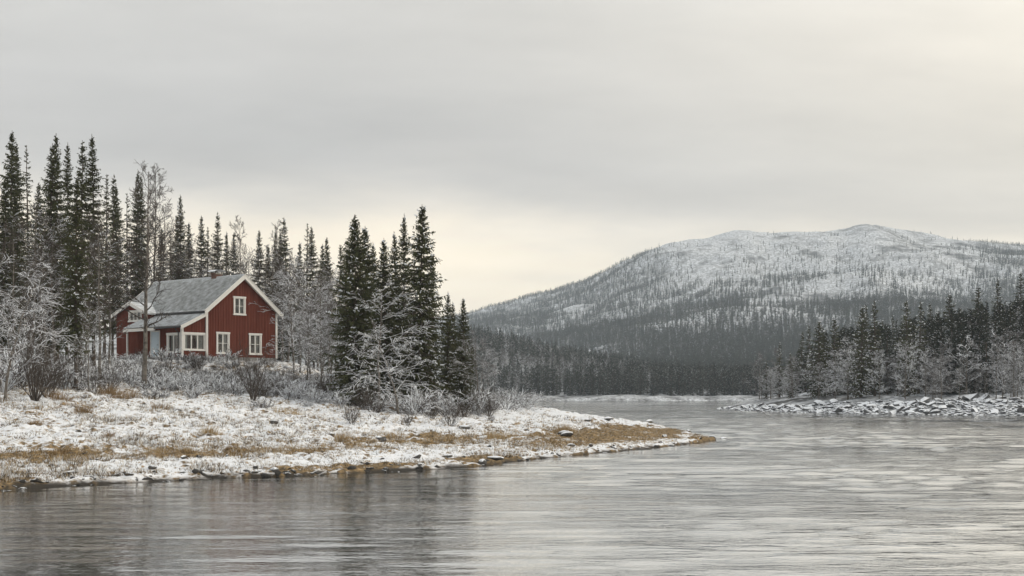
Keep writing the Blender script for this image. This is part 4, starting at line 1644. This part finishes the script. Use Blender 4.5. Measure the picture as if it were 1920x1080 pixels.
def right_forest():
    n = 8000
    px = rng.uniform(1395, 2050, n)
    y = 176 + 380 * rng.random(n) ** 1.2
    x = X_at(px, y)
    P = np.stack([x, y], 1)
    z = right_height(x, y)
    df = np.minimum(seg_dist(P, RFRONT), seg_dist(P, RBACK))
    keep = (z > 2.3) & (df > 12)
    for a, b in FRONT_SPRUCES:
        keep &= ~((np.abs(px - a) < 5) & (y < b + 2))
    x, y, z, df = x[keep], y[keep], z[keep], df[keep]
    m = len(x)
    sp = (rng.random(m) + .25 * fbm(x * .03, y * .03, 2, 44)) < np.interp(df, [10, 25, 60, 110], [.34, .52, .68, .8])
    K = np.where(sp, rng.integers(0, 3, m), 3 + rng.integers(0, 2, m))
    S = sizes(m, 5, 10.5)
    S[~sp] *= .72
    S[~sp, :2] *= 1.15
    scatter('opposite_bank_wood', np.stack([x, y, z - .15], 1), S, rng.random(m) * 6.28, K, FSP + FBT, 'frosted scrub and young wood filling the opposite slope', 'wood')


right_forest()


def undergrowth():
    n = 700
    px = rng.uniform(-40, 930, n)
    d = rng.uniform(64, 104, n)
    x = X_at(px, d)
    z = left_height(x, d, False)
    hc = HOUSE_A + HG * 2.2 + HL * 6
    u = (x - HOUSE_A[0]) * HG[0] + (d - HOUSE_A[1]) * HG[1]
    v = (x - HOUSE_A[0]) * HL[0] + (d - HOUSE_A[1]) * HL[1]
    df, db, ins = left_fields(x, d)
    lim = np.interp(px, [0, 200, 640, 900], [66, 80, 78, 80])
    lim = lim + 5 * fbm(px * .018, d * .15, 2, 77)
    keep = ins & ((d > lim) | (rng.random(n) < .10)) & (db > 5) & ~((u > -3.2) & (u < 8) & (v > -1.0) & (v < 17))
    x, z, d = x[keep], z[keep], d[keep]
    # a denser brown-and-white belt close under the cottage walls
    px2 = rng.uniform(205, 640, 240)
    d2 = rng.uniform(88, 101, 240)
    x2 = X_at(px2, d2)
    u2 = (x2 - HOUSE_A[0]) * HG[0] + (d2 - HOUSE_A[1]) * HG[1]
    v2 = (x2 - HOUSE_A[0]) * HL[0] + (d2 - HOUSE_A[1]) * HL[1]
    k2 = ~((u2 > -3.0) & (u2 < 8) & (v2 > -.9) & (v2 < 12))
    x, d = np.concatenate([x, x2[k2]]), np.concatenate([d, d2[k2]])
    z = np.concatenate([z, left_height(x2[k2], d2[k2], False)])
    m = len(x)
    K = rng.choice([0, 1, 2, 3, 4], m, p=[.20, .18, .23, .23, .16])
    scatter('undergrowth', np.stack([x, d, z - .03], 1), sizes(m, .5, .9, (1.1, 1.9)) * (.25 + .55 * rng.random((m, 1)) ** 1.6), rng.random(m) * 6.28, K, SH, 'knee-high snowy twigs and heath covering the rise below the cottage', 'undergrowth')


undergrowth()


# ------------------------------------------------------------------ grass and stones
def blades_mesh(name, P, n_per, hgt, spread, mat, tone, width=.012, lean=.5, r=rng):
    m = len(P)
    Pn = np.repeat(P, n_per, 0)
    k = len(Pn)
    h_ = np.repeat(hgt, n_per) * (.5 + .7 * r.random(k))
    sp = np.repeat(spread, n_per)
    az = r.random(k) * 6.28
    rad = sp * np.sqrt(r.random(k))
    off = np.stack([np.cos(az) * rad, np.sin(az) * rad, 0 * az], 1)
    ln = lean * (.3 + r.random(k))
    D = np.stack([np.cos(az) * ln, np.sin(az) * ln, np.ones(k)], 1) + r.normal(size=(k, 3)) * .22
    D[:, 2] = np.abs(D[:, 2])
    D = unit(D) * h_[:, None]
    wv = unit(np.cross(D, r.normal(size=(k, 3))))
    base = Pn + off
    base[:, 2] -= .02
    w = width * (.6 + .8 * r.random(k))
    V = np.stack([base - wv * w[:, None] * .5, base + wv * w[:, None] * .5, base + D], 1).reshape(-1, 3)
    Fc = np.arange(k * 3).reshape(-1, 3)
    me = quads_mesh(name, V, Fc, [mat])
    at = me.attributes.new('tone', 'FLOAT', 'FACE')
    t = np.clip(np.repeat(tone, n_per) + r.normal(size=k) * .14, 0, 1)
    at.data.foreach_set('value', t.astype(np.float32))
    return me


def bank_grass():
    n = 52000
    px = rng.uniform(-60, 1345, n)
    inv = rng.uniform(1 / 84.0, 1 / 36.0, n)          # evenly over the slope as it is seen, denser close by
    d = 1 / inv
    x = X_at(px, d)
    df, db, ins = left_fields(x, d)
    nz = fbm(x * .45, d * .45, 3, 19)
    band = np.exp(-((df - 6.0) / 1.6) ** 2)
    tip = smooth(-2, 6, x) * smooth(7.5, 4, df)
    upper = smooth(18, 30, df)
    pr = .42 + .38 * nz + .5 * band + .5 * tip + .35 * upper
    keep = ins & (df > .5) & (db > .6) & (rng.random(n) < pr)
    x, d, df, nz, band, tip = x[keep], d[keep], df[keep], nz[keep], band[keep], tip[keep]
    m = len(x)
    z = left_height(x, d)
    hg = (.07 + .16 * rng.random(m)) * (1 + .5 * nz) * (1 - .3 * np.maximum(band, tip))
    tone = np.clip(.17 + .24 * rng.normal(size=m) + .30 * np.maximum(band, tip), 0, .72)
    wh = rng.random(m) < .30 * (1 - np.maximum(band, tip))
    tone[wh] = .9
    me = blades_mesh('bank_grass', np.stack([x, d, z], 1), 9, np.clip(hg, .05, .3), np.full(m, .13), M['grass'], tone, .016, .8)
    tag(link('bank_grass', me), 'short dry grass and heath poking through the thin snow', 'grass', kind='stuff')


bank_grass()
tl = [(738, 77, .75, .9, 'orange-brown grass mound at the foot of the spruce clump'), (232, 66, .75, 1.0, 'wide rusty grass tussock below the bare birch trunk'),
      (205, 68, .7, .8, 'rusty grass clump left of the widest tussock by the birch'), (158, 57, .6, .35, 'upright slim rusty grass tuft on the snow right of the willow shrub'),
      (110, 62, .6, .7, 'rusty grass beside the willow shrub, under the dark trunks'), (300, 62, .4, .5, 'small brown grass tuft on the snow left below the cottage'),
      (108, 45.0, .30, .5, 'low rusty tussock on the lower slope nearest the left edge'), (290, 46.5, .32, .5, 'low straw tussock just above the track in the left part'),
      (345, 47.2, .28, .45, 'low straw tussock beside its darker neighbour above the track'), (66, 52, .30, .3, 'tiny reddish tuft alone on the left snow slope'),
      (200, 50, .28, .35, 'tiny brown tuft midway up the left snow slope'), (395, 52.5, .45, .45, 'pale straw tuft in the middle of the snow slope'),
      (640, 54, .50, .35, 'pale upright straw tuft below the thicket, middle of the snow slope'), (935, 62, .55, 1.1, 'broad pale straw clump on the point'),
      (1052, 71, .50, .6, 'pale straw clump beside the two large stones on the point'), (545, 67, .35, 1.2, 'faded straw patch under the snowy scrub'),
      (730, 60, .3, .9, 'faded flat straw patch below the spruce clump'), (445, 49, .25, .45, 'small rusty tuft right above the track, centre of slope')]
for i, (px, d, H, sp, lab) in enumerate(tl):
    x = X_at(px, d)
    r_ = np.random.default_rng(900 + i)
    k = 26
    a = r_.random(k) * 6.28
    rd = sp * np.sqrt(r_.random(k)) * .6
    P = np.stack([np.cos(a) * rd, np.sin(a) * rd * .8, 0 * a], 1)
    zz = left_height(P[:, 0] + x, P[:, 1] + d)
    g = lh(x, d)
    P[:, 2] = zz - g
    pale = 'straw' in lab
    me = blades_mesh('grass_tussock', P, 14, np.full(k, H) * (.6 + .5 * r_.random(k)), np.full(k, .16), M['grass' if pale else 'tussock'], np.full(k, .52 if pale else .5), .014, .55, r_)
    tag(link('grass_tussock', me, None, (x, d, g)), lab, 'grass tussock', 'grass tussocks on the near bank')


def stone_mesh(seed, angular=False, snow='rock'):
    r = np.random.default_rng(seed)
    bm = bmesh.new()
    if angular:
        pts = unit(r.normal(size=(13, 3))) * (.42 + .14 * r.random((13, 1))) * np.array([1.25, .95, .75])
        vs_ = [bm.verts.new(p) for p in pts]
        res = bmesh.ops.convex_hull(bm, input=vs_)
        junk = [g for g in res['geom_interior'] if isinstance(g, bmesh.types.BMVert)]
        bmesh.ops.delete(bm, geom=junk, context='VERTS')
    else:
        bmesh.ops.create_icosphere(bm, subdivisions=2, radius=.5)
        k = r.random(3) * 9
        for v in bm.verts:
            c = np.array(v.co)
            n = math.sin(c[0] * 5 + k[0]) * .09 + math.sin(c[1] * 6 + k[1] + c[2] * 3) * .09 + r.normal() * .022
            v.co = Vector(c * (1 + n) * np.array([1.2, .9, .6]))
    me = bpy.data.meshes.new('stone')
    bm.to_mesh(me)
    bm.free()
    me.materials.append(M[snow])
    return me


ST = [stone_mesh(501 + i) for i in range(6)] + [stone_mesh(511 + i, True, 'rock') for i in range(3)]
named = [(1056, 68.5, .75, .5, 'large grey stone with a snow cap, upper of two on the point'), (1062, 66, .85, .5, 'white snow-covered stone, lower of two on the point'),
         (930, 50.5, .75, .35, 'flat grey stone by the brown shore below the spruce clump'), (838, 49.8, .45, .35, 'squat brownish stone near the water, left of the flat stone'),
         (905, 48.6, .55, .40, 'dark wet stone at the waterline below the flat stone'), (1071, 59.5, .45, .35, 'dark stone at the waterline halfway along the point'),
         (1108, 60.5, .40, .30, 'brown stone on the grass halfway along the point'), (1150, 61, .50, .30, 'dark stone in the edge of the water by the point'),
         (1246, 72, .55, .35, 'snow-capped grey stone on the brown grass near the tip'), (1216, 84, .65, .55, 'dark pointed stone on the far edge of the point'),
         (1140, 84, .8, .5, 'wide snow-capped stone on the far edge of the point'), (1102, 82, .5, .4, 'small dark stone on the snow, far edge of point'),
         (1291, 80, .5, .3, 'stone at the back of the tip with water behind'), (1336, 78.5, .45, .25, 'low wet stone just off the tip of the point'),
         (1357, 78, .60, .35, 'dark stone standing in the water off the tip'), (1312, 73, .45, .2, 'pale flat stone on the brown grass at the tip'),
         (712, 57, .55, .45, 'dark stone on the snow slope below the spruce clump'), (718, 55, .60, .40, 'brown stone just below the dark one on the slope'),
         (622, 56, .5, .4, 'dark stone at the lower edge of the snow slope, centre'), (513, 58, .5, .35, 'dark stone high on the snow slope, centre'),
         (870, 66, .8, .45, 'broad dark stone on the snow beside the point shrub'), (515, 42.6, .55, .35, 'dark wet stone at the waterline, middle of the near shore'),
         (285, 41.5, .40, .25, 'black stone by the brown shore strip at left'), (130, 39.4, .45, .25, 'dark stone at the waterline, far left'),
         (345, 44, .35, .25, 'small dark stone on snow just above the left shoreline'), (783, 48.2, .5, .3, 'dark stone in the snowy shore edge right of centre')]
for i, (px, d, w, h_, lab) in enumerate(named):
    x = X_at(px, d)
    z = float(left_height(np.array([x]), np.array([d]))[0])
    o = link('stone', ST[i % 9], None, (x, d, max(z, -.05) + h_ * .18))
    w *= .72
    o.scale = (w, w * .8, h_ * .85)
    o.rotation_euler = (rr_.uniform(-.15, .15), rr_.uniform(-.15, .15), rr_.random() * 6.28)
    tag(o, lab, 'stone', 'stones on the near bank')


def shore_pebbles():
    n = 6000
    px = rng.uniform(-40, 1345, n)
    inv = rng.uniform(1 / 82.0, 1 / 36.0, n)
    d = 1 / inv
    x = X_at(px, d)
    df, db, ins = left_fields(x, d)
    pr = np.maximum(.95 * smooth(1.5, .3, df), np.maximum(.06, .4 * smooth(2, .3, db)))
    keep = (df > -.3) & (ins | (df < .35)) & (rng.random(n) < pr)
    x, d, df = x[keep], d[keep], df[keep]
    m = len(x)
    z = left_height(x, d)
    s = .07 + .24 * rng.random(m) ** 2.0
    S = np.stack([s, s * .85, s * .9], 1)
    scatter('shore_pebbles', np.stack([x, d, np.maximum(z, -.04) - .02], 1), S, rng.random(m) * 6.28, rng.integers(0, 9, m), WST, 'small dark stones strewn along the waterline of the near bank', 'pebbles')


WST = [stone_mesh(541 + i, i > 3, 'wet_rock') for i in range(9)]
shore_pebbles()
BD = [stone_mesh(521 + i, i not in (4, 5, 7), 'boulder') for i in range(8)]
bl = [(1820, 762, 1.9, 1.5, 'largest pale snow-sheeted boulder on the opposite shore'), (1735, 760, 1.7, 1.3, 'big dark-faced slanting boulder on the opposite shore'),
      (1848, 766, 1.8, 1.1, 'angular boulder right of the largest pale one, opposite shore'), (1880, 766, 1.9, .9, 'flat dark boulder in the rocks near the right edge')]
for i, (px, py, w, h_, lab) in enumerate(bl):
    d = 170 + i * .7
    x = X_at(px, d)
    o = link('boulder', BD[i], None, (x, d, rh(x, d) + .25 * h_))
    o.scale = (w, w * .8, h_)
    o.rotation_euler = (rr_.uniform(-.3, .3), rr_.uniform(-.3, .3), rr_.random() * 6.28)
    tag(o, lab, 'boulder', 'boulders on the opposite shore')
for k in range(190):
    px = 1385 + (k + rr_.random()) * 560 / 190
    x0 = np.interp(px, [1342, 1380, 1440, 1500, 1600, 1700, 1800, 1920, 2100], [224, 208, 195, 184, 173, 166, 162.5, 160, 155])
    d = x0 + .5 + rr_.random() ** 1.2 * np.interp(px, [1390, 1500, 1900], [6, 8.5, 9])
    x = X_at(px, d)
    w = (.45 + 1.05 * rr_.random() ** 2.0)
    o = link('boulder', BD[k % 8], None, (x, d, rh(x, d) + .10))
    o.scale = (w * 1.1, w, w * .8)
    o.rotation_euler = (rr_.uniform(-.5, .5), rr_.uniform(-.5, .5), rr_.random() * 6.28)
    tag(o, 'snow-covered angular boulder in the rock bank of the opposite shore', 'boulder', 'boulders on the opposite shore')


def rock_fill():
    n = 1800
    px = rng.uniform(1345, 1990, n)
    s0 = np.interp(px, [1342, 1380, 1440, 1500, 1600, 1700, 1800, 1920, 2100], [224, 208, 195, 184, 173, 166, 162.5, 160, 155])
    d = s0 - .2 + 9 * rng.random(n)
    x = X_at(px, d)
    s = .25 + .45 * rng.random(n) ** 1.5
    z = np.maximum(right_height(x, d), -.05)
    scatter('rock_fill', np.stack([x, d, z], 1), np.stack([s, s, s * .8], 1), rng.random(n) * 6.28, rng.integers(0, 8, n), BD, 'smaller broken rocks between the boulders of the opposite shore', 'rocks')


rock_fill()

# ------------------------------------------------------------------ haze
def make_haze():
    m = bpy.data.materials.new('pale winter air')
    m.use_nodes = True
    t = m.node_tree
    t.nodes.clear()
    o = t.nodes.new('ShaderNodeOutputMaterial')
    v = t.nodes.new('ShaderNodeVolumePrincipled')
    v.inputs['Color'].default_value = (.80, .905, 1.0, 1)
    v.inputs['Density'].default_value = HAZE
    v.inputs['Anisotropy'].default_value = 0.0
    t.links.new(v.outputs[0], o.inputs['Volume'])
    mb = MB()
    mb.box(-5100, 5100, -450, 5050, -6, 400)
    me = bpy.data.meshes.new('haze')
    me.from_pydata(mb.v, [], mb.f)
    me.materials.append(m)
    tag(link('haze', me), 'thin cold haze over the river valley', 'haze', kind='stuff')


HAZE = 1.5e-4
make_haze()
